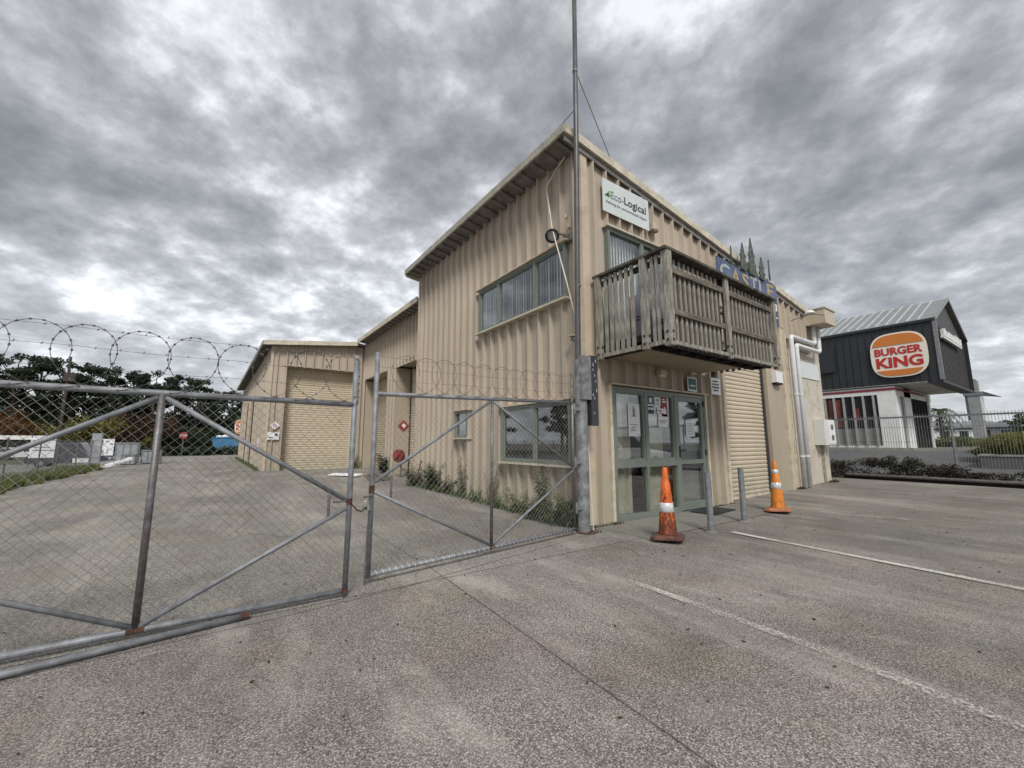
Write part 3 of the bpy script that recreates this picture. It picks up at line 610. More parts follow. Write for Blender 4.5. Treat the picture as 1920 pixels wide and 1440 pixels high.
s = MB(); s.box(12.50, 14.98, YF + .00, YF + .15, .1, 4.15); s.build('plaster_wall', M['plaster'], wh)
s = MB(); s.box(14.40, 14.62, YF - .03, YF - .002, .12, 1.22); s.build('damaged_plinth', mat('flaking_plaster', (.42, .38, .31), .9, var=.2, vscale=6, dirt=(.14, .07, .04), dscale=7, damt=.7, bump=.6), wh)
s = MB(); s.box(13.16, 14.78, YF - .022, YF - .001, 3.16, 3.64); s.build('blank_panel', M['signwhite'], wh)
s = MB(); s.tube([(13.1, YF - .05, 3.86), (13.4, YF - .05, 3.84), (13.5, YF - .05, 3.90), (14.0, YF - .05, 3.89)], .025, 6); s.build('pipe_stub', M['lamp'], wh)
# rainhead and downpipes
s = MB(); s.box(14.0, 14.80, 4.28, 4.79, 4.74, 5.17); rh = s.build('rainhead', M['flash'], wh)
s = MB(); s.box(13.97, 14.83, 4.25, 4.80, 5.17, 5.20); s.build('rainhead_lid', M['flashpale'], rh)
def smooth_path(pts, r=.08, n=5):
    P_ = [Vector(p) for p in pts]; out_ = [P_[0]]
    for a, b, c in zip(P_, P_[1:], P_[2:]):
        d1 = (a - b).normalized(); d2 = (c - b).normalized(); A = b + d1 * r; C = b + d2 * r
        for i in range(n + 1): t = i / n; out_.append((A * (1 - t) + b * t) * (1 - t) + (b * (1 - t) + C * t) * t)
    return out_ + [P_[-1]]
for i, (xt, zt_, xb, zb_, yy) in enumerate(((14.25, 4.20, 12.62, 4.20, 4.68), (14.50, 3.98, 12.86, 3.98, 4.66))):
    s = MB(); s.tube(smooth_path([(xt, yy, 4.74), (xt, yy, zt_), (xb, yy, zb_), (xb, yy, zg(xb, yy) + .01)], .1), .062, 12)
    dp = s.build('downpipe', M['pvc'], wh, smooth=True)
    s = MB()
    for z in (.95, 2.6): s = MB(); s.lathe([(.062, z - .02), (.07, z - .018), (.07, z + .018), (.062, z + .02)], 14, (xb, yy, 0)); s.build('pipe_collar', M['pvc'], dp)

# --- balcony
BX0, BX1, BY0, BY1, BZ0, BZ1 = 5.13, 8.50, 3.45, 4.78, 2.70, 4.13
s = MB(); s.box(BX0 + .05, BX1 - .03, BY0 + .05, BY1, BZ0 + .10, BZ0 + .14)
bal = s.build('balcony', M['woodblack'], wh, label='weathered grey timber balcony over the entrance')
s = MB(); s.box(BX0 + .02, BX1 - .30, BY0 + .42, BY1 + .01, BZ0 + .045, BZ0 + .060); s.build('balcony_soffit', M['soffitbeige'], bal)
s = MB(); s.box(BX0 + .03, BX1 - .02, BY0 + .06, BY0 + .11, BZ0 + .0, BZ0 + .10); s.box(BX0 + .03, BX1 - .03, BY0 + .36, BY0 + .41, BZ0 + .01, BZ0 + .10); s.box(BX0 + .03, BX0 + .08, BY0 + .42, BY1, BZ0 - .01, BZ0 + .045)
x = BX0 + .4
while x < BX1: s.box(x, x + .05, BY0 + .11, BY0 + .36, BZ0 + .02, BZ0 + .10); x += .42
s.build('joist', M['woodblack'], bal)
s = MB(); s.box(BX0 - .045, BX0 - .005, BY0 - .02, BY1, BZ0 + .00, BZ0 + .06); s.box(BX0 - .045, BX1, BY0 - .065, BY0 - .03, BZ0 + .0, BZ0 + .055); s.build('edge_board', M['wood'], bal)
rg = random.Random(11)
BT = lambda x: BZ1 - .028 * (x - BX0)
def post(x, y, sx=.095, sy=.095, z0=None, z1=None):
    s = MB(); s.box(x, x + sx, y, y + sy, z0 if z0 is not None else BZ0 - .03, z1 or BT(x) - .04); p_ = s.build('balcony_post', M['wood'], bal)
    q = MB()
    for z in (BZ0 + .05, BZ0 + .17):
        q.obox((x - .004, y + sy / 2, z), (.006, 0, 0), (0, .016, 0), (0, 0, .016)); q.obox((x + sx / 2, y - .004, z), (.016, 0, 0), (0, .006, 0), (0, 0, .016))
    q.build('bolt', M['rubber'], p_)
post(BX0 - .09, BY1 - .14); post(BX0 - .09, BY0 + .27); post(BX0 - .05, BY0 - .10, .11, .11); post(6.72, BY0 - .075, .10, .05); post(BX1 - .06, BY0 - .075, .09, .09); post(BX1 - .08, BY1 - .2)
def balx(x, y, w1, w2, z0, z1, lean=0):
    s = MB(); s.add([(x, y, z0), (x + w1, y, z0), (x + w1, y + w2, z0), (x, y + w2, z0), (x + lean, y, z1), (x + w1 + lean, y, z1), (x + w1 + lean, y + w2, z1), (x + lean, y + w2, z1)],
          [(3, 2, 1, 0), (4, 5, 6, 7), (0, 1, 5, 4), (1, 2, 6, 5), (2, 3, 7, 6), (3, 0, 4, 7)]); s.build('baluster', M['wood'], bal)
y = BY1 - .27
while y > BY0 + .42: balx(BX0 - .045, y, .028, .06, BZ0 + .02 + rg.uniform(-.03, .03), BT(BX0) - .06, rg.uniform(-.004, .004)); y -= .108
for y in (BY0 + .16, BY0 + .08): balx(BX0 - .03, y, .028, .05, BZ0 + .06, BZ1 - .06)
s = MB(); s.box(BX0 + .07, 6.70, BY0 + .032, BY0 + .044, BZ0 + .10, 3.84); s.box(6.80, BX1 - .07, BY0 + .032, BY0 + .044, BZ0 + .10, 3.84); s.build('dark_backing', mat('dark_gap_backing', (.085, .075, .065), .9, var=.35, vscale=5, stretch=(3, 3, .6)), bal)  # dark sheet added behind the balusters to darken the gaps between them
x = BX0 + .13
while x < BX1 - .12:
    if not (6.62 < x < 6.86): balx(x, BY0 + .005, .048, .025, BZ0 + .03 + rg.uniform(-.02, .02), BT(x) - .08, rg.uniform(-.006, .006))
    x += .128
for k, z in enumerate((3.165, 3.80)):
    s = MB(); s.beam((BX0 + .065, BY0 - .016, z + .043), (BX1 + .01, BY0 - .016, z + .043 - .03 * k), .038, .085); s.build('rail', M['woodh'], bal)
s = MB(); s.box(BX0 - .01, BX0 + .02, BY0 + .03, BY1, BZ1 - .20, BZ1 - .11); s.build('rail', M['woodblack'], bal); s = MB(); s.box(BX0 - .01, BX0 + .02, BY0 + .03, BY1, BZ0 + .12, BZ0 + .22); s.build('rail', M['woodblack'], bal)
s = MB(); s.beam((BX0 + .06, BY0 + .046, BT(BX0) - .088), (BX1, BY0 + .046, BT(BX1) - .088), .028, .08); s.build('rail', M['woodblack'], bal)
s = MB(); s.box(BX0 - .10, BX0 + .05, BY0 - .11, BY1, BZ1 - .04, BZ1 + .0); s.beam((BX0 + .05, BY0 - .025, BT(BX0) - .02), (BX1 + .04, BY0 - .025, BT(BX1) - .02), .17, .04); s.box(BX1 - .08, BX1 + .04, BY0 + .06, BY1, BT(BX1) - .04, BT(BX1)); s.build('handrail', mat('blackened_handrail', (.085, .075, .062), .9, var=.35, vscale=7, dirt=(.2, .18, .14), dscale=5, damt=.4, bump=.5, bscale=30), bal)
y = BY0 + .15
while y < BY1 - .25: balx(BX1 - .03, y, .028, .06, BZ0 + .05, BT(BX1) - .06); y += .12
# grey cabinet standing on the balcony (seen between balusters)
cab = thing('balcony_cabinet', (5.9, 4.2, BZ0 + .14), 'pale grey slotted cabinet seen behind the balcony balusters', 'cabinet')
s = MB(); s.box(5.45, 6.55, 4.05, 4.42, BZ0 + .15, 3.72); s.build('cabinet_body', M['greycrate'], cab)
s = MB()
for i in range(5):
    for z in (3.28, 3.33): s.box(5.435, 5.449, 4.09 + i * .065, 4.125 + i * .065, z, z + .018)
for i in range(6):
    for z in (3.28, 3.33): s.box(5.52 + i * .16, 5.60 + i * .16, 4.036, 4.049, z, z + .018)
s.build('vent_slot', M['rubber'], cab)

# --- middle block (set back), roller doors facing the yard
XM = 5.30
mb = MB(); clad(mb, (XM, 12.07, 0), (0, 1, 0), (-1, 0, 0), 7.43, .18, 5.86, [(-.1, 3.03, 0, 4.12), (4.13, 7.13, 0, 4.18)], off=.08); mb.build('wall', M['clad'], wh, label='set-back wall over the two yard roller doors')
s = MB(); s.box(XM - .01, XM + .62, 15.10, 16.20, .15, 4.12); s.build('pier', M['panel'], wh)
s = MB(); s.box(XM, XM + .62, 19.20, 19.5, .15, 4.12); s.box(XM, XM + .62, 12.06, 19.5, 4.19, 4.3); s.build('pier', M['panel'], wh)
s = MB(); s.box(XM - .065, XM - .012, 12.08, 15.12, 4.10, 4.14); s.box(XM - .065, XM - .012, 16.18, 19.22, 4.15, 4.19); s.build('head_flashing', M['flashpale'], wh)
roller((XM + .60, 12.08, 0), (0, 1, 0), (-1, 0, 0), 3.0, .18, 4.12, True, 'yard roller door nearest the tall block')
roller((XM + .60, 16.22, 0), (0, 1, 0), (-1, 0, 0), 2.96, .18, 4.18, True, 'narrow-looking yard roller door beside the rear wing')
mb = MB()
def slab(mb, pts_low, th):   # pts: 4 corners (x,y,ztop)
    vs = [(x, y, z - th) for x, y, z in pts_low] + [(x, y, z) for x, y, z in pts_low]
    mb.add(vs, [(3, 2, 1, 0), (4, 5, 6, 7), (0, 1, 5, 4), (1, 2, 6, 5), (2, 3, 7, 6), (3, 0, 4, 7)])
slab(mb, [(4.87, 12.22, 5.94), (15, 12.22, 4.4), (15, 19.5, 4.4), (4.87, 19.3, 5.97)], .03); rf2 = mb.build('roof', M['roof'], wh)
s = MB(); slab(s, [(4.83, 12.21, 5.97), (4.87, 12.21, 5.97), (4.87, 19.2, 6.0), (4.83, 19.2, 6.0)], .17); s.build('fascia', M['flashpale'], rf2)
s = MB(); y = 12.4; slab(s, [(4.88, 12.25, 5.908), (5.3, 12.25, 5.844), (5.3, 19.2, 5.844), (4.88, 19.2, 5.908)], .012)
while y < 19.2: slab(s, [(4.88, y, 5.905), (5.3, y, 5.84), (5.3, y + .08, 5.84), (4.88, y + .08, 5.905)], .05); y += .36
s.build('soffit', M['soffit'], rf2)
# --- rear wing
XW0, XW1, YW, YE = 1.55, 1.34, 19.5, 38.0
def wz(x): return 5.42 + .118 * (x - 1.19) if x < 4.85 else 5.85 - .15 * (x - 4.85)
mb = MB(); clad(mb, (XW0, YW, 0), (1, 0, 0), (0, -1, 0), XM - XW0, .18, lambda u: wz(XW0 + u) - .10, [(2.10 - XW0, 4.92 - XW0, 0, 4.50)], off=.16); mb.build('wall', M['clad'], wh, label='front wall of the rear wing above its roller door')
mb = MB(); clad(mb, (XW0, YW, 0), Vector((XW1 - XW0, YE - YW, 0)).normalized(), (-1, 0, 0), 18.5, .18, 5.25, [(3.5, 4.6, 0, 3.9), (6.5, 8.5, 0, 3.9), (11, 13.2, 0, 3.9)], off=.3); mb.build('wall', M['clad'], wh, label='long side wall of the rear wing')
s = MB(); s.box(XW0 + .25, XW0 + .3, YW + .3, YE - .3, .2, 4.0); s.build('recessed_door', M['panel'], wh)
s = MB(); s.box(XW1 - .02, 15, YE - .05, YE, .2, 4.6); s.box(14.95, 15, 12.1, YE, 0.2, 4.2); s.build('wall', M['clad'], wh, label='back walls of the low wings')
s = MB(); s.box(2.02, 2.10, YW - .03, YW + .45, .18, 4.5); s.box(4.92, 4.99, YW - .03, YW + .45, .18, 4.5); s.box(2.10, 4.92, YW + .0, YW + .45, 4.5, 4.56); s.box(2.0, 5.0, YW - .065, YW - .0, 4.52, 4.56); s.build('door_reveal', M['panel'], wh)
s = MB(); s.box(XW0 - .06, XW0 + .04, YW - .06, YW - .0, .18, 5.3); s.build('corner_trim', M['flash'], wh)
roller((2.12, YW + .42, 0), (1, 0, 0), (0, -1, 0), 2.78, .20, 4.5, False, 'large roller door of the rear wing')
mb = MB(); slab(mb, [(1.19, 19.2, wz(1.19)), (4.85, 19.2, wz(4.85)), (4.85, 38.2, wz(4.85)), (.85, 38.2, wz(1.19))], .03); slab(mb, [(4.85, 19.2, wz(4.85)), (15.1, 19.2, wz(15.1)), (15.1, 38.2, wz(15.1)), (4.85, 38.2, wz(4.85))], .03); rf3 = mb.build('roof', M['roof'], wh)
s = MB(); slab(s, [(1.17, 19.16, wz(1.19) + .03), (4.85, 19.16, wz(4.85) + .03), (4.85, 19.2, wz(4.85) + .03), (1.17, 19.2, wz(1.19) + .03)], .18); s.build('fascia', M['flashpale'], rf3)
s = MB(); slab(s, [(1.14, 19.2, wz(1.19) + .03), (1.185, 19.2, wz(1.19) + .03), (.845, 38.2, wz(1.19) + .03), (.80, 38.2, wz(1.19) + .03)], .16); s.build('fascia', M['verge'], rf3)
s = MB(); y = 19.5; slab(s, [(1.2, 19.4, wz(1.19) - .036), (1.74, 19.4, wz(1.75) - .047), (1.74, 38, wz(1.75) - .047), (.88, 38, wz(1.19) - .036)], .012)
while y < 38: slab(s, [(1.2 - (y - 19.2) * .018, y, wz(1.19) - .035), (1.75, y, wz(1.75) - .045), (1.75, y + .1, wz(1.75) - .045), (1.2 - (y - 19.2) * .018, y + .1, wz(1.19) - .035)], .07); y += .4
s.build('soffit', M['soffit'], rf3)

# ================================================================== SIGNS ON THE WAREHOUSE
def board(name, label, x0, x1, z0, z1, m, y=YF - .105, th=.015, group=None, cat='sign'):
    t = thing(name, ((x0 + x1) / 2, y, z0), label, cat, group)
    s = MB(); s.box(x0, x1, y, y + th, z0, z1); s.build('board', m, t); return t
t = board('company_sign', 'white sign reading Eco-Logical under the roof verge', 5.34, 6.66, 5.46, 6.10, M['signwhite'])
s = MB(); text_mb(s, 'Eco-', (5.55, YF - .107, 5.76), FX, FZ, .36, .15, bold=.008); s.build('lettering', M['greyink'], t)
s = MB(); text_mb(s, 'Logical', (5.925, YF - .107, 5.72), FX, FZ, .64, .20, bold=.012); s.build('lettering', M['ink'], t)
s = MB(); text_mb(s, 'Refining for environmental impact', (5.42, YF - .107, 5.625), FX, FZ, 1.16, .065, bold=.008); s.build('lettering', M['ink'], t)
s = MB()
for cx, cz, an, l_ in ((5.44, 5.80, 30, .06), (5.49, 5.84, 60, .06), (5.47, 5.78, -10, .05), (5.51, 5.80, 15, .045)):
    p = [(l_ * math.cos(q) * (1), l_ * .38 * math.sin(q)) for q in [i * math.pi / 5 for i in range(10)]]; c_, s_ = math.cos(R(an)), math.sin(R(an))
    s.prism([(u * c_ - v * s_, u * s_ + v * c_) for u, v in p], (cx, YF - .106, cz), FX, FZ, .004)
s.build('leaf_emblem', M['green'], t)

t = thing('castle_sign', (10.3, 4.6, 4.4), 'faded blue CASTLE sign with spire cut-outs above the roof edge', 'sign')
yy = 4.58
s = MB(); out_ = [(8.84, 4.90), (11.74, 4.93), (11.74, 5.38), (11.45, 5.46), (11.38, 5.40), (11.28, 5.52), (11.20, 5.43), (11.05, 5.50), (10.90, 5.43), (10.75, 5.44), (9.7, 5.42), (8.84, 5.48)]
s.prism([(a, b) for a, b in out_], (0, yy + .03, 0), FX, FZ, .03); s.build('board', M['blueboard'], t)
def spire(cx, zb, zt, wd, lean=0):
    s = MB(); H = zt - zb; prof = [(.5, 0), (.5, .22), (.62, .22), (.62, .30), (.40, .34), (.40, .50), (.52, .50), (.50, .56), (.28, .62), (.26, .72), (.14, .80), (.02, 1.0)]
    L_ = [(cx - w1 * wd + lean * h, zb + h * H) for w1, h in prof]; R_ = [(cx + w1 * wd + lean * h, zb + h * H) for w1, h in prof]
    s.prism(R_ + L_[::-1], (0, yy - .02, 0), FX, FZ, .03); s.build('spire', M['spire'], t)
spire(9.98, 5.40, 6.10, .26); spire(10.42, 5.38, 6.35, .30); spire(10.92, 5.38, 5.98, .25); spire(9.42, 5.42, 5.86, .035); spire(11.33, 5.45, 6.02, .03)
for ch, x, z, wd, ht, mt in (('C', 8.93, 5.00, .42, .36, 'castlegrey'), ('A', 9.44, 4.99, .38, .36, 'castlegold'), ('S', 9.92, 4.96, .34, .38, 'castlegold'), ('T', 10.32, 4.98, .36, .38, 'castlegrey'), ('L', 10.76, 4.98, .28, .38, 'castlegrey'), ('E', 11.18, 5.0, .38, .36, 'castlegold')):
    s = MB(); text_mb(s, ch, (x, yy - .002, z), FX, FZ, wd, ht, bold=.025); s.build('letter', M[mt], t)
t = thing('trade_board', (11.4, 4.6, 3.3), 'slate grey trade board below the CASTLE sign with a white panel', 'sign')
s = MB(); s.box(10.95, 11.78, 4.60, 4.63, 4.30, 4.915); s.build('board', M['slate'], t)
s = MB(); s.box(11.20, 11.70, 4.585, 4.598, 4.70, 4.88); s.build('white_panel', M['white'], t)
s = MB(); text_mb(s, 'ICE', (11.3, 4.583, 4.74), FX, FZ, .32, .10, bold=.02); s.build('lettering', M['ink'], t)
s = MB()
for z, a, b in ((4.60, 11.22, 11.40), (4.52, 11.22, 11.38), (4.50, 11.45, 11.70), (4.40, 11.22, 11.34)): s.box(a, b, 4.59, 4.598, z, z + .035)
s.build('text_row', M['white'], t)
t = board('info_plate', 'small teal framed plate over the entrance', 7.66, 7.99, 2.34, 2.63, M['pvc'], y=YF - .105, th=.012)
s = MB(); s.box(7.69, 7.96, YF - .109, YF - .1055, 2.375, 2.60); s.build('print', M['teal'], t)
s = MB(); s.box(7.73, 7.92, YF - .112, YF - .1095, 2.44, 2.47); s.build('text_row', M['signwhite'], t)
t = board('notice_plate', 'white notice plate right of the entrance head', 8.53, 8.90, 2.33, 2.69, M['white'], y=YF - .105, th=.012)
s = MB()
for k, (a, b) in enumerate(((8.60, 8.82), (8.58, 8.85), (8.57, 8.86), (8.62, 8.80))):
    for q in range(5): s.box(a + (b - a) * q / 5, a + (b - a) * (q + .7) / 5, YF - .109, YF - .1055, 2.60 - k * .065, 2.635 - k * .065)
s.build('text_row', M['ink'], t)
t = thing('alarm_box', (11.72, YF - .1, 2.82), 'small pale alarm siren box on the flat pier', 'alarm box')
s = MB(); s.box(11.55, 11.93, YF - .16, YF - .04, 2.84, 3.13); s.build('casing', M['white'], t)
s = MB(); s.box(11.58, 11.90, YF - .15, YF - .045, 2.79, 2.838); s.build('lens', M['rubber'], t)
t = thing('outdoor_light', (6.85, YF - .1, 2.55), 'small beige bulkhead light above the entrance', 'light')
s = MB(); s.box(6.72, 6.92, YF - .16, YF - .06, 2.58, 2.66); s.build('casing', M['flash'], t); s = MB(); s.box(6.75, 6.89, YF - .14, YF - .07, 2.55, 2.578); s.build('lens', M['blind'], t)
t = thing('security_sensor', (6.8, YF - .1, 5.5), 'small beige sensor on the wall right of the Eco-Logical sign', 'sensor')
s = MB(); s.box(6.72, 6.84, YF - .15, YF - .05, 5.52, 5.66); s.build('casing', M['flash'], t); s = MB(); s.lathe([(.0, .0), (.05, .01), (.055, .05), (.03, .08), (0, .08)], 12, (6.78, YF - .16, 5.44)); s.build('lens', M['soffit'], t)
t = thing('gooseneck_lamp', (12.9, YF - .1, 4.6), 'white gooseneck lamp on a long arm right of the trade board', 'lamp')
s = MB(); s.tube([(13.0, YF - .05, 4.72), (13.0, YF - .55, 4.80), (12.9, YF - .9, 4.66), (12.2, YF - 1.1, 4.25)], .011, 6); s.build('arm', M['lamp'], t)
s = MB(); s.lathe([(.0, .10), (.07, .09), (.12, .03), (.13, 0), (.0, 0)], 14, (12.98, YF - .55, 4.80)); s.build('lamp_shade', M['white'], t, smooth=True)
t = thing('meter_box', (14.3, 4.6, 1.2), 'pale grey electricity meter box at the end of the plaster wall', 'meter box')
s = MB(); s.box(14.02, 14.80, 4.58, YF - .005, 1.24, 1.96); s.build('casing', M['meter'], t)
s = MB(); s.box(14.30, 14.76, 4.562, 4.579, 1.28, 1.92); s.build('cover', M['white'], t)
for z in (1.36, 1.66): s = MB(); s.prism([(.10 * math.cos(q), .085 * math.sin(q)) for q in [i * math.pi / 8 for i in range(16)]], (14.53, 4.561, z + .09), FX, FZ, .006); s.build('dial_window', M['lamp'], t)
s = MB(); s.tube([(14.5, YF - .05, 1.24), (14.5, YF - .05, .2)], .03, 8); s.build('conduit', M['plaster'], t)

# floodlight at the corner, its bracket and cables
t = thing('floodlight', (4.7, 5.25, 4.95), 'round floodlight on a bracket above the upper window', 'floodlight')
s = MB(); s.tube([(4.84, 5.10, 4.93), (4.72, 5.16, 4.98), (4.68, 5.26, 5.04)], .02, 8); s.box(4.80, 4.85, 5.0, 5.2, 4.86, 4.99); s.build('bracket', M['lamp'], t)
def ring(mb, c, nrm, r0, r1, dep, n=20):
    c, nrm = Vector(c), Vector(nrm).normalized(); a = nrm.orthogonal().normalized(); b = nrm.cross(a); vs = []
    for k in range(n):
        q = a * math.cos(2 * math.pi * k / n) + b * math.sin(2 * math.pi * k / n)
        vs += [c + q * r0, c + q * r1, c + q * r1 + nrm * dep, c + q * r0 + nrm * dep]
    fs = []
    for k in range(n):
        for j in range(4): fs.append((4 * k + j, 4 * ((k + 1) % n) + j, 4 * ((k + 1) % n) + (j + 1) % 4, 4 * k + (j + 1) % 4))
    mb.add(vs, fs)
nf = (-.55, -.35, -.55)
s = MB(); ring(s, (4.66, 5.36, 5.03), nf, .10, .125, .07); s.build('rim', M['rubber'], t)
s = MB(); ring(s, (4.68, 5.37, 5.05), nf, .0, .102, .03); s.build('lens', M['blind'], t)
t = thing('wall_bracket', (4.8, 5.09, 5.1), 'small rusty cable bracket above the floodlight', 'bracket')
s = MB(); s.box(4.79, 4.85, 5.06, 5.12, 5.10, 5.30); s.tube([(4.79, 5.09, 5.28), (4.74, 5.09, 5.33), (4.73, 5.09, 5.26)], .02, 8); s.build('bracket_arm', M['flash'], t)
t = thing('vent_hood', (4.8, 5.02, 3.1), 'tiny beige vent hood at the side wall corner', 'vent')
s = MB(); s.box(4.74, 4.845, 4.98, 5.10, 3.10, 3.12); s.build('hood', M['flashpale'], t); s = MB(); s.box(4.79, 4.845, 5.0, 5.08, 3.03, 3.098); s.build('louvre', M['soffit'], t)

s = MB(); s.tube(smooth_path([(4.80, 5.15, 6.52), (4.79, 5.40, 6.38), (4.79, 5.60, 6.24), (4.78, 5.66, 6.18), (4.60, 5.30, 5.12), (4.60, 4.95, 4.0), (4.57, 4.62, 2.95)], .04), .011, 6)
tag(s.build('aerial_cable', M['cable']), 'thin white cable slung from the eave to the mast beside the corner', 'cable')
s = MB(); s.tube([(4.62, 4.58, 1.5), (4.64, 4.56, .8), (4.67, 4.55, .0)], .008, 6); tag(s.build('earth_cable', M['cable']), 'thin white cable running down the gate post to the ground', 'cable')

# notices stuck on the glass
def paper(label, x0, x1, z0, z1, rows, cat='notice', m='paper', skew=.0, y=YF - .027, extra=None):
    t = thing('notice', ((x0 + x1) / 2, y, z0), label, cat, None)
    s = MB(); s.prism([(x0, z0), (x1, z0 + skew), (x1 + skew * .5, z1 + skew), (x0 + skew * .5, z1)], (0, y, 0), FX, FZ, .003); s.build('sheet', M[m], t)
    s = MB()
    for (a, b, c, e) in rows: s.box(x0 + (x1 - x0) * a, x0 + (x1 - x0) * b, y - .006, y - .0035, z0 + (z1 - z0) * c, z0 + (z1 - z0) * e)
    if rows: s.build('print', M['greyink'] if m == 'paper' else M['white'], t)
    if extra: extra(t)
    return t
paper('large white notice with a sketch on the left glass bay', 5.88, 6.20, 1.42, 2.00, [(.4, .6, .62, .85), (.3, .7, .60, .63), (.15, .8, .34, .36), (.2, .5, .22, .25), (.3, .75, .27, .29), (.2, .62, .16, .19), (.75, .9, .04, .06), (.42, .5, .86, .92)])
rws = [(.1, .9, .1 + .1 * i, .13 + .1 * i) for i in range(8)]
paper('white typed notice on the door leaf', 7.60, 7.90, 1.43, 1.74, rws, y=YF - .041)
paper('white and pink leaflet on the middle glass bay', 6.74, 7.04, 1.60, 1.84, [(.1, .9, .45, .52), (.15, .7, .3, .36)])
paper('pale green leaflet above the pink leaflet', 6.72, 7.00, 1.86, 1.95, [(.1, .5, .3, .6)], y=YF - .029)
paper('white warning sticker with a dark symbol at the top of the middle bay', 6.66, 6.84, 2.00, 2.16, [(.3, .7, .45, .8), (.2, .8, .15, .25)])
paper('red alarm sticker at the top of the middle bay', 6.86, 7.04, 1.80, 2.17, [(.15, .75, .72, .80), (.45, .6, .3, .5), (.3, .75, .12, .2), (.15, .6, .85, .9)], m='red')
paper('grey round emblem sticker at the middle bay top left', 6.44, 6.62, 2.02, 2.16, [(.3, .7, .2, .8)], m='slate')
paper('small black sticker with white blocks below the emblem', 6.44, 6.62, 1.84, 1.98, [(.1, .4, .5, .8), (.5, .9, .5, .8)], m='ink')

# door mat
t = thing('door_mat', (7.9, 4.5, .02), 'black rubber door mat in front of the entrance door', 'mat')
s = MB(); s.obox((7.85, 4.50, .018), (.46, .05, 0), (-.02, .24, 0), (0, 0, .008)); s.build('mat', M['rubber'], t)
s = MB()
for i in range(9): s.obox((7.45 + i * .1, 4.46 + i * .011, .029), (.02, .002, 0), (-.017, .2, 0), (0, 0, .003))
s.build('rib', M['boxgrey'], t)

# ================================================================== MAST AND GATE POST
t = thing('aerial_mast', (4.50, 4.62, 0), 'tall thin grey mast rising past the building corner', 'mast')
s = MB(); s.tube([(4.50, 4.62, 1.6), (4.50, 4.62, 2.6), (4.52, 4.56, 6.2), (4.535, 4.52, 10.2)], [.050, .047, .044, .038], 14); s.build('pole', M['mast'], t, smooth=True)
s = MB(); s.tube([(4.53, 4.54, 7.65), (5.72, 4.80, 6.52)], .008, 5); s.build('guy_wire', M['lamp'], t)
s = MB(); s.tube([(4.53, 4.54, 6.95), (4.45, 5.4, 6.72)], .008, 5); s.build('guy_wire', M['lamp'], t)
for z in (3.8, 5.6, 7.65):
    s = MB(); s.lathe([(.034, z - .02), (.046, z - .018), (.046, z + .018), (.034, z + .02)], 14, (4.52, 4.57 - (z - 5.6) * .012, 0)); s.build('clamp', M['lamp'], t)
t = thing('gate_post', (4.50, 4.52, 0), 'thick stained galvanised gate post at the building corner', 'post')
s = MB(); s.tube([(4.48, 4.55, -.02), (4.48, 4.55, 2.58)], .090, 20); s.build('post', M['galvpost'], t, smooth=False)
s = MB(); s.box(4.40, 4.585, 4.43, 4.50, 1.95, 2.62); s.build('mounting_plate', M['galvpost'], t)
s = MB(); s.lathe([(.11, 0), (.13, .005), (.11, .03)], 14, (4.48, 4.55, 0)); s.build('rust_collar', M['rust'], t)
for z in (.35, 1.0, 1.78):
    s = MB(); s.box(4.28, 4.40, 4.49, 4.53, z, z + .05); s.tube([(4.29, 4.51, z - .05), (4.29, 4.51, z + .1)], .02, 8); s.build('hinge', M['galv'], t)
t = thing('steel_channel', (4.66, 4.45, 1.55), 'dark perforated steel channel clamped to the gate post', 'channel')
s = MB(); s.box(4.585, 4.735, 4.44, 4.455, 1.56, 2.64); s.box(4.585, 4.60, 4.455, 4.56, 1.56, 2.64); s.box(4.72, 4.735, 4.455, 4.56, 1.56, 2.64); s.build('channel', M['boxgrey'], t)
s = MB(); rg = random.Random(4)
for z in (1.75, 1.98, 2.03, 2.10, 2.24, 2.33, 2.42, 2.5, 2.56): s.obox((4.66 + rg.uniform(-.04, .05), 4.437, z), (.010, 0, 0), (0, .003, 0), (0, 0, .016 + rg.uniform(0, .012)))
s.build('hole_glint', M['greycrate'], t)  # pale chips paint the glints at the channel holes

# ================================================================== GATE LEAVES
def gmap(a, b):   # frame: u along from a to b, z vertical
    a, b = Vector(a), Vector(b); d_ = (b - a); L = d_.length; d_.normalize(); n = Vector((d_.y, -d_.x, 0))
    return lambda u, z, off=0: Vector((a.x + d_.x * u, a.y + d_.y * u, z)) + n * off, L
def mesh_wires(mb, P_, u0, u1, zb, zt, cell=.068, r=.0015, seed=1):
    """chain-link: two families of diagonal wires with slight sag and weave"""
    rg = random.Random(seed); H = 1.0
    for sgn, off in ((1, .003), (-1, -.003)):
        k = u0 - 3
        while k < u1 + 3:
            pts = []; z = -.2
            zs = np.arange(0.0, 2.2, .09)
            for z in zs:
                u = k + sgn * z
                if u < u0 or u > u1: continue
                lo, hi = zb(u), zt(u)
                if z < lo or z > hi: continue
                w_ = .004 * math.sin(u * 7 + z * 3) ; pts.append(P_(u + .004 * math.sin(z * 9 + u * 4), z + .004 * math.sin(u * 11), off + w_))
            # extend to the frame edges
            if len(pts) > 1: mb.tube(pts, r, 3, cap=False)
            k += cell
    return mb
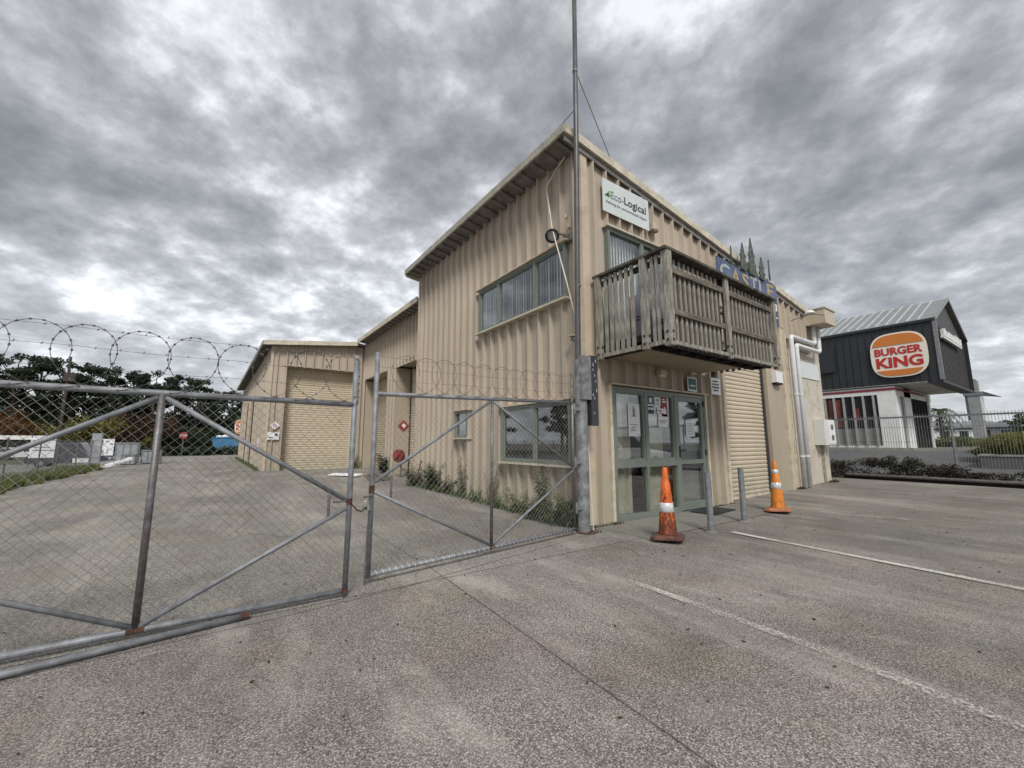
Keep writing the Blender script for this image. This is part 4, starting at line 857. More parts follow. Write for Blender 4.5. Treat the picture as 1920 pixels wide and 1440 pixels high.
def razor(name, P_, u0, u1, zc, rad, pitch, label, m, barb=True, seed=0):
    s = MB(); n = int((u1 - u0) / pitch); pts = []; ph = random.Random(seed + 5); jr = [ph.uniform(-.035, .035) for _ in range(n + 3)]; jp = [ph.uniform(-.05, .05) for _ in range(n + 3)]
    N = 40
    for i in range(n * N + 1):
        t_ = i / N; a = 2 * math.pi * t_; k_ = int(t_); fr_ = t_ - k_; rj = 1 + jr[k_] * (1 - fr_) + jr[k_ + 1] * fr_; pj = jp[k_] * (1 - fr_) + jp[k_ + 1] * fr_; uu = u0 + rad + pitch * t_ + pj + rad * rj * math.cos(a) * 1.02; 
        if uu > u1: uu = u1
        z = (zc(uu) if callable(zc) else zc) + rad * rj * math.sin(a) * .96 + (rj - 1) * .3 * rad
        pts.append(P_(uu, z, .02 + .02 * math.cos(a)))
    s.tube(pts, .0022 if barb else .0025, 4)
    if barb:
        for i in range(3, len(pts) - 3, 2):
            p = pts[i]; tg = (pts[i + 1] - pts[i - 1]).normalized(); up = tg.orthogonal().normalized(); sd = tg.cross(up)
            q = sd if (i // 2) % 2 else up
            nrm = P_(0, 0, 1) - P_(0, 0, 0); inpl = tg.cross(nrm).normalized()
            s.obox(p, tg * .0075, inpl * .0062, nrm * .0012)
    return tag(s.build(name, m), label, 'razor wire', 'razor wire coils above the gate leaves')
def strands(P_, u0, u1, zf, leaf, m, seed=2):
    rg = random.Random(seed)
    for f_ in zf:
        s = MB(); pts = [P_(u0 + (u1 - u0) * i / 24, f_(u0 + (u1 - u0) * i / 24) - .010 * math.sin(math.pi * ((i / 8) % 1)), .0) for i in range(25)]; s.tube(pts, .0014, 3)
        u = u0 + .06
        while u < u1 - .05:
            p = P_(u, f_(u) - .005, 0); s.obox(p, (.0012, .0003, .009), (.0008, .001, 0), (.0003, .0, -.0008)); s.obox(p, (.007, .0003, .005), (.0008, .001, 0), (.0003, .0, -.0008)); u += .125
        s.build('barbed_strand', m, leaf)

# left leaf
P1, L1 = gmap((-1.80, 3.90, 0), (.985, 3.90, 0))
g1 = thing('gate_leaf', (-1.80, 3.90, 0), 'left chain-link gate leaf of grey pipe with spiked razor wire along its top', 'gate', 'chain-link gate leaves across the yard entrance')
zT = lambda u: 1.675 - .003 * u; zB = lambda u: .055
s = MB(); s.tube([P1(0, zT(0)), P1(L1, zT(L1) - .02)], .0235, 12); s.build('rail', M['galv'], g1, smooth=True); s = MB(); s.tube([P1(0, .055), P1(L1 - .03, .055)], .0235, 12); s.build('rail', M['galv'], g1, smooth=True)
s = MB(); s.tube([P1(0, 0.03), P1(0, 2.1)], .026, 12); s.build('stile', M['galv'], g1, smooth=True)
s = MB(); s.tube([P1(L1, .0), P1(L1, 2.10)], .0235, 12); s.build('stile', M['galv'], g1, smooth=True)
UM = 1.44
s = MB(); s.tube([P1(UM, .06), P1(UM, zT(UM))], .0225, 12); s.build('brace', M['galvdark'], g1, smooth=True)
for a, b in (((UM - .02, zT(UM) - .04), (.02, .82)), ((UM + .02, zT(UM) - .04), (L1 - .02, .80)), ((UM - .02, .08), (.02, .74)), ((UM + .02, .08), (L1 - .02, .74))):
    s = MB(); s.tube([P1(*a), P1(*b)], .0185, 10); s.build('brace', M['galv'], g1, smooth=True)
s = MB(); s.tube([P1(L1 - .17, .66), P1(L1 - .17, .86)], .012, 8); s.build('latch_bar', M['galvdark'], g1); s = MB(); s.tube([P1(L1 - .14, .80, .02), P1(L1 - .04, .80, .02)], .009, 6); s.build('latch_bolt', M['galvdark'], g1)
s = MB(); s.tube([P1(UM - .045, .06, 0), P1(UM + .05, .06, 0)], .0265, 10); s.build('rust_joint', M['rust'], g1); s = MB(); s.tube([P1(L1, .04), P1(L1, .075)], .026, 10); s.build('rust_joint', M['rust'], g1); s = MB(); s.tube([P1(L1, .765), P1(L1, .82)], .025, 10); s.build('rust_joint', M['rust'], g1)
s = MB(); mesh_wires(s, P1, .02, L1 - .02, lambda u: .06, lambda u: zT(u)); s.build('mesh', M['wire'], g1)
s = MB(); u = .1
while u < L1 - .1:
    p = P1(u, .055); s.tube([P1(u - .012, .078, 0), P1(u - .004, .058, .026), P1(u + .008, .034, .01), P1(u + .012, .045, -.025), P1(u + .018, .075, -.01)], .0022, 4); u += .052
u = .1
while u < L1 - .1:
    s.tube([P1(u, zT(u) + .024), P1(u + .006, zT(u), .027), P1(u + .014, zT(u) - .03, .0)], .002, 4); u += .3
s.build('tie_wire', M['wire'], g1)
strands(P1, 0, L1, [lambda u: 2.085 - .004 * u, lambda u: 1.955 - .004 * u, lambda u: 1.815 - .004 * u], g1, M['razor'])
razor('razor_wire', P1, -.05, L1 + .02, lambda u: 1.88 - .004 * u, .222, .272, 'spiked razor wire coil along the top of the left gate leaf', M['razor'])
s = MB(); s.tube([(-2.5, 3.55, .035), (-1.0, 3.66, .03), (.28, 3.84, .03)], .022, 10)
t = s.build('loose_pipe', M['galv'], smooth=True); tag(t, 'long grey pipe lying on the ground along the left gate leaf', 'pipe')
s = MB(); s.tube([(.235, 3.834, .032), (.285, 3.842, .032)], .025, 8); s.build('rusty_coupling', M['rust'], t)
# right leaf
P2, L2 = gmap((1.235, 4.10, 0), (4.26, 4.52, 0))
g2 = thing('gate_leaf', (1.235, 4.10, 0), 'right chain-link gate leaf of grey pipe hinged beside the building corner', 'gate', 'chain-link gate leaves across the yard entrance')
zT = lambda u: 1.785 + .036 * u
zBt = lambda u: .085 + .002 * u
s = MB(); s.tube([P2(0, zT(0)), P2(L2, zT(L2))], .0235, 12); s.build('rail', M['galv'], g2, smooth=True); s = MB(); s.tube([P2(0.02, zBt(0)), P2(L2, zBt(L2))], .0235, 12); s.build('rail', M['galv'], g2, smooth=True)
s = MB(); s.tube([P2(0, .06), P2(0, 2.20)], .0235, 12); s.build('stile', M['galv'], g2, smooth=True)
s = MB(); s.tube([P2(L2, .06), P2(L2, 2.33)], .0235, 12); s.build('stile', M['galvdark'], g2, smooth=True)
s = MB(); s.tube([P2(-.03, -.0), P2(-.02, .55)], .011, 8); s.build('drop_bolt', M['galvdark'], g2)
UM = 1.50
s = MB(); s.tube([P2(UM, .10), P2(UM, zT(UM))], .019, 10); s.build('brace', M['galvdark'], g2, smooth=True)
for a, b in (((UM - .02, zT(UM) - .03), (.02, .93)), ((UM + .02, zT(UM) - .03), (L2 - .02, .96)), ((UM - .02, .12), (.02, .84)), ((UM + .02, .12), (L2 - .02, .90))):
    s = MB(); s.tube([P2(*a), P2(*b)], .0165, 10); s.build('brace', M['galv'], g2, smooth=True)
s = MB(); s.tube([P2(.20, .74), P2(.20, .98)], .012, 8); s.build('latch_bar', M['galvdark'], g2); s = MB(); s.tube([P2(-.09, .80, .03), P2(.0, .81, .03)], .009, 6); s.build('latch_bolt', M['galvdark'], g2)
s = MB(); s.tube([P2(UM - .035, .09, 0), P2(UM + .035, .09, 0)], .0255, 10); s.build('rust_joint', M['rust'], g2); s = MB(); s.tube([P2(0, .83), P2(0, .90)], .027, 10); s.build('rust_joint', M['rust'], g2)
s = MB(); mesh_wires(s, P2, .02, L2 - .02, lambda u: .09, lambda u: zT(u), seed=4); s.build('mesh', M['wire'], g2)
s = MB(); u = .08
while u < L2 - .06:
    s.tube([P2(u - .012, .111, 0), P2(u - .004, .091, .028), P2(u + .008, .062, .01), P2(u + .012, .075, -.025), P2(u + .018, .108, -.01)], .0035, 4); u += .068
s.build('tie_wire', M['pvc'], g2)
strands(P2, 0, L2, [lambda u: 2.165 + .04 * u, lambda u: 2.06 + .038 * u, lambda u: 1.93 + .037 * u], g2, M['razorrust'])
razor('razor_wire', P2, .03, L2, lambda u: 1.99 + .038 * u, .205, .262, 'rusty smooth razor wire coil along the top of the right gate leaf', M['razorrust'], barb=False)

# chain and padlock between the leaves
t = thing('gate_chain', (1.1, 3.92, .75), 'rusty chain looped between the two gate leaves', 'chain')
s = MB(); pts = [(.985 + .2 * i / 7, 3.868 + .20 * (i / 7) ** 1.5, .79 - .10 * math.sin(math.pi * i / 9)) for i in range(8)]
for i in range(7):
    a, b = Vector(pts[i]), Vector(pts[i + 1]); s.tube([a, a.lerp(b, .5) + Vector((0, 0, .004 if i % 2 else -.004)), b], .0062, 6)
s.build('chain_link', M['rust'], t)
t = thing('padlock', (1.17, 4.02, .68), 'silver padlock hanging on the right gate stile', 'padlock')
s = MB(); s.obox((1.175, 4.045, .705), (.030, .004, 0), (-.002, .014, 0), (0, 0, .024)); s.build('lock_body', M['gold'], t)
s = MB(); s.tube([(1.157, 4.043, .725), (1.157, 4.043, .76), (1.175, 4.045, .775), (1.193, 4.047, .76), (1.193, 4.047, .725)], .0055, 8); s.build('shackle', M['gold'], t)
s = MB(); s.obox((1.17, 4.03, .703), (.008, .001, 0), (0, .002, 0), (0, 0, .012)); s.build('keyhole_cover', M['rubber'], t)

# ================================================================== CONES AND BOLLARDS
def cone(x, y, label, dirty, rot):
    t = thing('traffic_cone', (x, y, zg(x, y) + .005), label, 'traffic cone', None)
    O = Vector((x, y, zg(x, y) + .022)); s = MB(); h = .95 if dirty else .93
    prof = [(.0, h), (.022, h), (.032, h - .01), (.040, h - .12), (.044, h - .16), (.050, h - .20), (.058, h - .21), (.072, h - .36), (.088, .42), (.108, .20), (.118, .10), (.125, .075)]
    s.lathe(prof, 28, O); s.build('cone_body', M['cone_dirty'] if dirty else M['cone_clean'], t, smooth=True)
    def rad(z): 
        for (r1, z1), (r2, z2) in zip(prof, prof[1:]):
            if z2 <= z <= z1: return r1 + (r2 - r1) * (z1 - z) / (z1 - z2 + 1e-9)
        return .1
    for za, zb in ([(.36, .48)] if dirty else [(.42, .53), (.70, .77)]):
        s = MB(); s.lathe([(rad(zb) + .001, zb), (rad(zb) + .004, zb - .002), (rad(za) + .004, za + .002), (rad(za) + .001, za)], 28, O); s.build('reflective_band', M['reflect'], t, smooth=True)
    s = MB(); w_ = .205; c_, s_ = math.cos(rot), math.sin(rot); ax, ay = Vector((c_, s_, 0)), Vector((-s_, c_, 0)); N = 4
    poly = []
    for i, (a, b) in enumerate(((1, -.78), (1, .78), (.78, 1), (-.78, 1), (-1, .78), (-1, -.78), (-.78, -1), (.78, -1))): poly.append((a, b))
    rim = [O + ax * a * w_ + ay * b * w_ + Vector((0, 0, .042 + .010 * math.sin(a * 3 + b * 2))) for a, b in poly]
    top = [O + ax * a * w_ * .66 + ay * b * w_ * .66 + Vector((0, 0, .07)) for a, b in poly]
    low = [p - Vector((0, 0, .022)) for p in rim]
    s.add(rim + top + low, [tuple(range(8, 16))] + [(i, (i + 1) % 8, 8 + (i + 1) % 8, 8 + i) for i in range(8)] + [(16 + i, 16 + (i + 1) % 8, (i + 1) % 8, i) for i in range(8)] + [tuple(range(23, 15, -1))])
    s.build('cone_base', M['conebase'] if dirty else M['conebase2'], t)
    s = MB()
    for a, b in ((.8, .1), (.1, .8), (-.8, -.1), (-.1, -.8), (.55, .55), (-.55, -.55), (.55, -.55), (-.55, .55)):
        p = O + ax * a * w_ * .8 + ay * b * w_ * .8; s.lathe([(.012, -.019), (.016, .03)], 8, p)
    s.build('foot', M['rubber'], t)
cone(5.05, 3.55, 'dirty dark-streaked orange traffic cone with one white band nearest the entrance', True, .5)
cone(8.68, 3.70, 'cleaner orange traffic cone with two white bands in front of the roller door', False, .3)
for x, y, h, lab in ((6.02, 3.50, .865, 'taller-looking steel pipe bollard beside the dirty cone'), (7.24, 3.62, .885, 'steel pipe bollard between the first bollard and the clean cone')):
    t = thing('bollard', (x, y, 0), lab, 'bollard', 'pipe bollards in front of the entrance')
    s = MB(); s.lathe([(.038, h - .25), (.038, h), (.045, h), (.045, 0)], 20, (x, y, 0)); s.build('pipe', M['galv'], t, smooth=False)
    s = MB(); s.lathe([(.0, h - .24), (.037, h - .24)], 16, (x, y, 0)); s.build('dark_hollow', M['rubber'], t)  # black disc paints the dark inside of the open pipe
    s = MB(); s.lathe([(.045, .03), (.085, .012), (.10, .004)], 16, (x, y, 0)); s.build('concrete_collar', M['apron'], t)

# ================================================================== PLANTS ALONG THE SIDE WALL
NR = np.random.default_rng(7)
def weed(x, y, h, r, n, label, m='weed', stems=5, leaf=.035, dense=.6, group='weeds growing along the side wall'):
    z = zg(x, y); t = thing('weed', (x, y, z), label, 'weed', group); s = MB(); L = MB(); rg = random.Random(int(x * 91 + y * 57))
    for k in range(stems):
        a = rg.uniform(0, 6.28); tip = Vector((x + math.cos(a) * r * rg.uniform(.3, 1), y + math.sin(a) * r * rg.uniform(.3, 1), z + h * rg.uniform(.6, 1)))
        b0 = Vector((x + rg.uniform(-.04, .04), y + rg.uniform(-.04, .04), z)); mid = b0.lerp(tip, .5) + Vector((rg.uniform(-.05, .05), rg.uniform(-.05, .05), .06 * h)); s.tube([b0, mid, tip], [.006, .004, .002], 4)
        m_ = max(4, n // stems)
        for q in range(m_):
            f = .15 + .85 * q / m_; p = (b0.lerp(mid, f * 2) if f < .5 else mid.lerp(tip, f * 2 - 1)); a2 = rg.uniform(0, 6.28); ll = leaf * rg.uniform(.6, 1.5) * (1.3 - f * .7)
            dv = Vector((math.cos(a2), math.sin(a2), rg.uniform(-.3, .6))).normalized(); sv = dv.cross(Vector((0, 0, 1))).normalized() * ll * .42; c0 = p + dv * ll * .3
            L.add([c0, c0 + dv * ll + sv, c0 + dv * ll * 2.1 - Vector((0, 0, ll * .4)), c0 + dv * ll - sv], [(0, 1, 2, 3)])
    s.build('stem', M['weeddry'] if m == 'weeddry' else M['weed'], t); L.build('leaf', M[m], t)
    return t
weed(4.55, 5.55, 1.05, .22, 330, 'tall leafy green weed below the lower window', 'weed', 9, .05)
weed(4.62, 5.25, .42, .38, 420, 'spreading bright green weed clump beside the gate post', 'weed', 12, .045)
weed(4.50, 5.9, .38, .35, 360, 'low green weed clump left of the tall leafy weed', 'weed', 12, .04)
weed(4.60, 5.0, .55, .30, 320, 'leafy weed tight against the gate post', 'weed', 9, .045)
weed(4.66, 6.5, .5, .3, 260, 'mixed weed between the window end and the tall dry weed', 'weed', 9, .035)
weed(4.70, 8.1, .4, .3, 240, 'short green weed left of the tall dry weed', 'weed', 9, .03)
weed(4.70, 9.5, .45, .35, 300, 'short dark weed right of the bushy clump', 'weeddark', 10, .04)
weed(4.70, 7.45, 1.0, .28, 220, 'tall dry brown weed against the side wall', 'weeddry', 10, .028)
weed(4.62, 7.1, .35, .30, 200, 'short mixed weed under the tall dry weed', 'weed', 8, .03)
weed(4.72, 8.75, .95, .10, 220, 'narrow upright weed below the small window', 'weeddark', 5, .035)
weed(4.68, 10.4, .75, .45, 620, 'bushy dark green weed clump beside the set-back corner', 'weeddark', 18, .05)
weed(4.60, 11.3, .55, .40, 420, 'low dark weed clump behind the bushy weed clump', 'weeddark', 14, .05)
weed(5.15, 15.7, .8, .45, 500, 'dark leafy shrub against the pier between the yard roller doors', 'weeddark', 16, .07)
weed(4.95, 19.1, .7, .25, 260, 'yellowish weed in the inner corner of the yard', 'flax', 9, .05)
# ragged weed fringe at the foot of the wall
s = MB(); bl = []
for y in np.arange(5.0, 12.0, .16): bl.append((4.70 - .05 * abs(math.sin(y * 3)), y, zg(4.8, y) + .03, .12 + .05 * abs(math.sin(y * 5)), .14, .05 + .09 * abs(math.sin(y * 2.3))))
for y in np.arange(20, 38, .5): bl.append((1.35 - (y - 20) * .011, y, .22, .14, .28, .12))
leaf_cloud(s, bl, 5200, .025, NR); tag(s.build('wall_foot_weeds', M['weed']), kind='stuff', label='ragged strip of weeds at the foot of the side walls', cat='weeds')
s = MB(); bl = [(4.55, 4.50, .01, .22, .14, .02), (4.95, 4.72, .01, .28, .06, .025), (5.35, 4.70, .01, .2, .05, .02), (8.6, 4.75, .01, .3, .05, .03), (9.05, 4.75, .02, .15, .06, .04), (12.5, 4.7, .14, .3, .08, .03), (14.7, 4.7, .2, .3, .1, .04)]
leaf_cloud(s, bl, 1500, .014, NR, flat=.7); tag(s.build('leaf_litter', M['leaflitter']), kind='stuff', label='dead leaves gathered at the foot of the front wall', cat='leaf litter')
# scattered small debris on the seal
s = MB(); rg = random.Random(21)
for i in range(260):
    x, y = rg.uniform(-2.5, 14), rg.uniform(.6, 4.7); z = zg(x, y) + .006; a = rg.uniform(0, 6.28); l_ = rg.uniform(.004, .012)
    s.obox((x, y, z + .002), (l_ * math.cos(a), l_ * math.sin(a), 0), (-l_ * .5 * math.sin(a), l_ * .5 * math.cos(a), .001), (0, 0, .0025))
tag(s.build('debris', M['leaflitter']), kind='stuff', label='tiny scattered twigs and leaf bits on the parking surface', cat='debris')

# ================================================================== YARD THINGS NEAR THE ROLLER DOORS
t = thing('hose_reel', (4.95, 13.0, .5), 'red fire hose reel beside the yard roller door', 'hose reel')
s = MB(); ring(s, (5.05, 13.75, .88), (-1, -.5, 0), .06, .21, .14, 22); s.build('reel', M['hosered'], t)
s = MB(); ring(s, (5.0, 13.72, .88), (-1, -.5, 0), .0, .10, .2, 14); s.build('hub', M['red'], t)
s = MB(); s.tube([(5.1, 13.8, .2), (5.1, 13.8, .9)], .03, 8); s.build('stand', M['lamp'], t)
t = thing('standpipe', (4.7, 12.1, .1), 'thin bent standpipe leaning by the bushy weeds', 'pipe')
s = MB(); s.tube([(4.55, 11.2, .1), (4.62, 11.0, .75), (4.58, 10.85, .8)], .014, 6); s.build('pipe', M['rust'], t); s = MB(); s.lathe([(.03, 0), (.03, .04), (.0, .04)], 8, (4.58, 10.85, .78)); s.build('tap', M['rust'], t)
t = thing('hazard_sign', (5.6, 15.08, 1.75), 'red diamond hazard sign on the pier between the yard doors', 'sign')
s = MB(); q = .22; s.prism([(0, -q), (q, 0), (0, q), (-q, 0)], (5.62, 15.085, 1.95), FX, FZ, .01); s.build('board', M['red'], t)
s = MB(); q = .09; s.prism([(0, -q), (q, 0), (0, q), (-q, 0)], (5.62, 15.07, 1.95), FX, FZ, .006); s.build('symbol', M['cream'], t)
t = thing('hazard_sign', (1.8, 19.4, 2.0), 'white and pink diamond hazard sign beside the rear wing roller door', 'sign')
s = MB(); q = .17; s.prism([(0, -q), (q, 0), (0, q), (-q, 0)], (1.82, 19.42, 2.02), FX, FZ, .01); s.build('board', M['paper'], t); s = MB(); q = .1; s.prism([(0, -q), (q, 0), (0, q), (-q, 0)], (1.82, 19.405, 2.02), FX, FZ, .004); s.build('symbol', mat('pink', (.6, .42, .48), .6), t)
t = thing('warning_board', (1.75, 19.4, 1.4), 'small white warning board below the pink diamond sign', 'sign')
s = MB(); s.box(1.58, 2.0, 19.405, 19.42, 1.45, 1.74); s.build('board', M['paper'], t); s = MB(); s.box(1.84, 1.94, 19.395, 19.404, 1.6, 1.7); s.box(1.62, 1.8, 19.395, 19.404, 1.52, 1.55); s.build('print', M['ink'], t)
t = thing('warning_board', (1.35, 22, 1.0), 'small white board on the long side wall of the rear wing', 'sign')
s = MB(); s.box(1.44, 1.455, 21.7, 22.2, 1.05, 1.55); s.build('board', M['paper'], t)
t = thing('timber_pile', (4.6, 14.0, .15), 'low pile of grey boards and a white sheet in the yard', 'timber pile')
for i in range(6): s = MB(); s.beam((3.9 + i * .13, 12.9 + .05 * i, .16 + .03 * (i % 2)), (4.3 + i * .14, 15.2, .18 + .03 * (i % 2)), .11, .03); s.build('board', M['woodh'], t)
s = MB(); s.obox((3.6, 15.0, .25), (.35, -.5, .0), (.12, .08, .02), (0, 0, .012)); s.build('white_sheet', M['paper'], t)

# ================================================================== FAR SIDE OF THE YARD (left)
fz = lambda y: zg(-4.3, y)
t = thing('side_fence', (-4.5, 8.6, .05), 'low wire mesh fence along the grass verge left of the yard', 'fence')
for y in (11.0, 13.8, 16.5, 19.0, 20.8, 23.2, 25.4): s = MB(); s.tube([(-4.5, y, fz(y)), (-4.5, y, fz(y) + 1.25)], .022, 6); s.build('fence_post', M['galvdark'], t)
s = MB(); s.tube([(-4.5, 8.6, fz(9) + 1.2), (-4.5, 16, fz(16) + 1.2), (-4.5, 25.4, fz(25) + 1.2)], .008, 5)
PF = lambda u, z, off=0: Vector((-4.5 + off, 8.6 + u, z + fz(8.6 + u)))
mesh_wires(s, PF, 0, 16.8, lambda u: .05, lambda u: 1.2, cell=.11, r=.0018, seed=8); s.build('mesh', M['wire'], t)
s = MB(); V = []; F_ = []; rgn = np.random.default_rng(3); n = 16000
gx = -4.05 - 1.3 * rgn.random(n) ** 1.3; gy = 8.6 + 17 * rgn.random(n) + 0; hh = .05 + .16 * rgn.random(n) * (1 + .7 * np.sin(gy * 2.1)); an = rgn.random(n) * 6.28
for x, y, h, a in zip(gx.tolist(), gy.tolist(), hh.tolist(), an.tolist()):
    x += .12 * math.sin(y * 2.7) + .08 * math.sin(y * 7.1); c_, s_ = math.cos(a) * .018, math.sin(a) * .018; z = fz(y); s.add([(x - c_, y - s_, z), (x + c_, y + s_, z), (x + s_ * 4, y + c_ * 4, z + h)], [(0, 1, 2)])
tag(s.build('grass', M['grass']), kind='stuff', label='rough green grass under the low mesh fence', cat='grass')

t = thing('block_column', (-4.35, 25.6, .2), 'narrow grey concrete post column at the end of the mesh fence', 'column')
for k in range(6): s = MB(); s.box(-4.55 + .02 * (k % 2), -4.22, 25.4, 25.7, .2 + k * .26, .2 + k * .26 + .245); s.build('block', M['greycrate'], t)
def crate(x, y, w_, dpt, h, label, cat='crate'):
    z = zg(x, y); t = thing('metal_crate', (x, y, z), label, cat, 'grey sheet metal crates at the far left of the yard')
    s = MB(); s.box(x - w_ / 2, x + w_ / 2, y - dpt / 2, y + dpt / 2, z + .06, z + h); s.build('crate_body', M['greycrate'], t)
    s = MB()
    for i in range(4): s.box(x - w_ / 2 + i * (w_ - .05) / 3, x - w_ / 2 + i * (w_ - .05) / 3 + .05, y - dpt / 2 - .02, y - dpt / 2 - .001, z + .06, z + h)
    s.box(x - w_ / 2 - .01, x + w_ / 2 + .01, y - dpt / 2 - .035, y - dpt / 2 - .021, z + h - .07, z + h + .01); s.box(x - w_ / 2, x + w_ / 2, y - dpt / 2 + .1, y + dpt / 2 - .1, z, z + .059); s.build('crate_rib', M['galv'], t)
crate(-2.95, 30.3, .80, .8, .75, 'darker grey crate farthest right in the crate row'); crate(-3.75, 29.4, .55, .7, .55, 'grey crate in the middle of the crate row')
crate(-4.15, 31.8, .95, .8, 1.15, 'tall pale grey crate behind the crate row')
t = thing('white_trough', (-4.0, 27.2, .2), 'slanted white trough lying in front of the crates', 'trough')
s = MB(); s.obox((-3.85, 27.4, .42), (.42, .15, .16), (-.06, .2, 0), (-.01, 0, .05)); s.build('trough_body', M['paper'], t); s = MB(); s.obox((-4.15, 26.8, .24), (.35, .03, 0), (0, .15, 0), (0, 0, .03)); s.build('trough_lid', M['paper'], t)
t = thing('white_box', (-5.2, 27.2, .2), 'small white box on the grass left of the grey column', 'box')
s = MB(); s.obox((-5.15, 27.4, .52), (.25, .05, 0), (0, .1, .0), (0, 0, .09)); s.build('box_body', M['paper'], t); s = MB(); s.obox((-5.15, 27.4, .62), (.26, .05, 0), (0, .11, .0), (0, 0, .009)); s.build('box_lid', M['white'], t)
# banners
def banner(x0, x1, y, z0, z1, label, blocks):
    t = thing('banner', ((x0 + x1) / 2, y, zg(x0, y)), label, 'banner', 'advertising banners on the far fence')
    s = MB(); s.box(x0, x1, y, y + .04, z0, z1); s.build('banner_sheet', M['paper'], t)
    s = MB()
    for x in (x0 + .02, x1 - .02): s.tube([(x, y + .07, zg(x, y)), (x, y + .07, z1 + .15)], .03, 6)
    s.build('banner_post', M['galvdark'], t)
    s = MB()
    for a, b, c, e in blocks: s.box(x0 + (x1 - x0) * a, x0 + (x1 - x0) * b, y - .012, y - .002, z0 + (z1 - z0) * c, z0 + (z1 - z0) * e)
    s.build('print', M['greyink'], t)
banner(-7.35, -6.2, 41.5, .45, 1.62, 'white lettered banner behind the crates', [(.05, .1, .6, .95), (.15, .22, .6, .95), (.27, .4, .55, .62), (.45, .5, .6, .95), (.6, .75, .8, .9), (.8, .95, .65, .75), (.1, .3, .2, .3), (.4, .55, .1, .35), (.7, .75, .1, .4)])
banner(-9.7, -8.6, 39, .4, 1.66, 'white banner with grey lines at the left lot', [(.1, .9, .35, .40), (.2, .8, .5, .55)])
# dark ute
def vehicle(loc, rz, label, body, L=4.4, Wd=1.75, H=1.5, wagon=True, name='parked_car', group='vehicles parked in the neighbouring lot'):
    t = bpy.data.objects.new(name, None); COL.objects.link(t); WO[t.name] = Vector((0, 0, 0)); t['_proto'] = 1; tag(t, label, 'car', group)
    s = MB(); prof = [(-L / 2, .35), (-L / 2, .78), (-L / 2 + .12, .88), (-L / 2 + .35, .92)] + [(L / 2 - 1.2, .92), (L / 2 - .25, .80), (L / 2, .62), (L / 2, .32)]
    s.prism(prof, (0, Wd / 2, 0), (1, 0, 0), (0, 0, 1), Wd); b_ = s.build('body', body, t, origin=(0, 0, 0))
    s = MB(); zr = H; xb, xf = (-L / 2 + .1, L / 2 - 1.25) if wagon else (-L / 2 + .9, L / 2 - 1.25)
    bot = [(xb, -Wd / 2 + .05), (xf, -Wd / 2 + .05), (xf, Wd / 2 - .05), (xb, Wd / 2 - .05)]; tp = [(xb + .25, -Wd / 2 + .18), (xf - .65, -Wd / 2 + .18), (xf - .65, Wd / 2 - .18), (xb + .25, Wd / 2 - .18)]
    vs_ = [(x, y, .92) for x, y in bot] + [(x, y, zr) for x, y in tp]; s.add(vs_, [(4, 5, 6, 7), (0, 1, 5, 4), (1, 2, 6, 5), (2, 3, 7, 6), (3, 0, 4, 7)]); s.build('cabin', body, t, origin=(0, 0, 0))
    def lerp3(a, b, f): return tuple(a[i] + (b[i] - a[i]) * f for i in range(3))
    s = MB()
    for (i, j, parts_) in ((0, 1, 3), (3, 2, 3), (1, 2, 1), (0, 3, 1)):
        for k in range(parts_):
            f0, f1 = (k + .06) / parts_, (k + .94) / parts_
            q = [lerp3(lerp3(vs_[i], vs_[j], f), lerp3(vs_[i + 4], vs_[j + 4], f), g_) for f, g_ in ((f0, .12), (f1, .12), (f1, .86), (f0, .86))]
            nrm = (Vector(q[1]) - Vector(q[0])).cross(Vector(q[3]) - Vector(q[0])).normalized()
            cen = sum((Vector(p) for p in q), Vector()) / 4; 
            if nrm.dot(Vector((cen.x - (xb + xf) / 2, cen.y, 0))) < 0: nrm = -nrm
            s.add([Vector(p) + nrm * .006 for p in q], [(0, 1, 2, 3)])
    s.build('windows', M['carglass'], t, origin=(0, 0, 0))
    for sx in (-L / 2 + .85, L / 2 - .85):
        for sy in (-1, 1):
            s = MB(); s.tube([(sx, sy * (Wd / 2 - .19), .32), (sx, sy * (Wd / 2 + .005), .32)], .32, 18); w1 = s.build('wheel', M['rubber'], t, origin=(0, 0, 0))
            s = MB(); s.tube([(sx, sy * (Wd / 2 + .0), .32), (sx, sy * (Wd / 2 + .012), .32)], .19, 12); r1 = s.build('rim', M['galv'], w1, origin=(0, 0, 0))
    for sy in (-1, 1):
        s = MB(); s.box(L / 2 - .05, L / 2 + .012, sy * (Wd / 2 - .28) - .16, sy * (Wd / 2 - .28) + .16, .60, .72); s.build('headlight', M['blind'], t, origin=(0, 0, 0))
        s = MB(); s.box(-L / 2 - .012, -L / 2 + .02, sy * (Wd / 2 - .2) - .1, sy * (Wd / 2 - .2) + .1, .62, .85); s.build('tail_light', M['red'], t, origin=(0, 0, 0))
    t.location = loc; t.rotation_euler = (0, 0, rz); del t['_proto']
    return t
vehicle((-19.4, 77.0, zg(-15, 77) + .02), R(5), 'white estate car parked under the white-roofed shelter', M['carwhite'])
vehicle((-23.6, 79.0, zg(-19, 79) + .02), R(5), 'silver-white car at the left edge of the lot', M['carwhite'])
vehicle((-9.6, 48.5, zg(-9.6, 48) + .02), R(-4), 'dark blue van behind the mesh fence', M['cardark'], 4.8, 1.8, 1.95)
vehicle((13.4, -1.95, zg(13, 0)), R(88), 'silver car parked just right of the view, mirrored in the entrance glass', M['carwhite'], group=None)
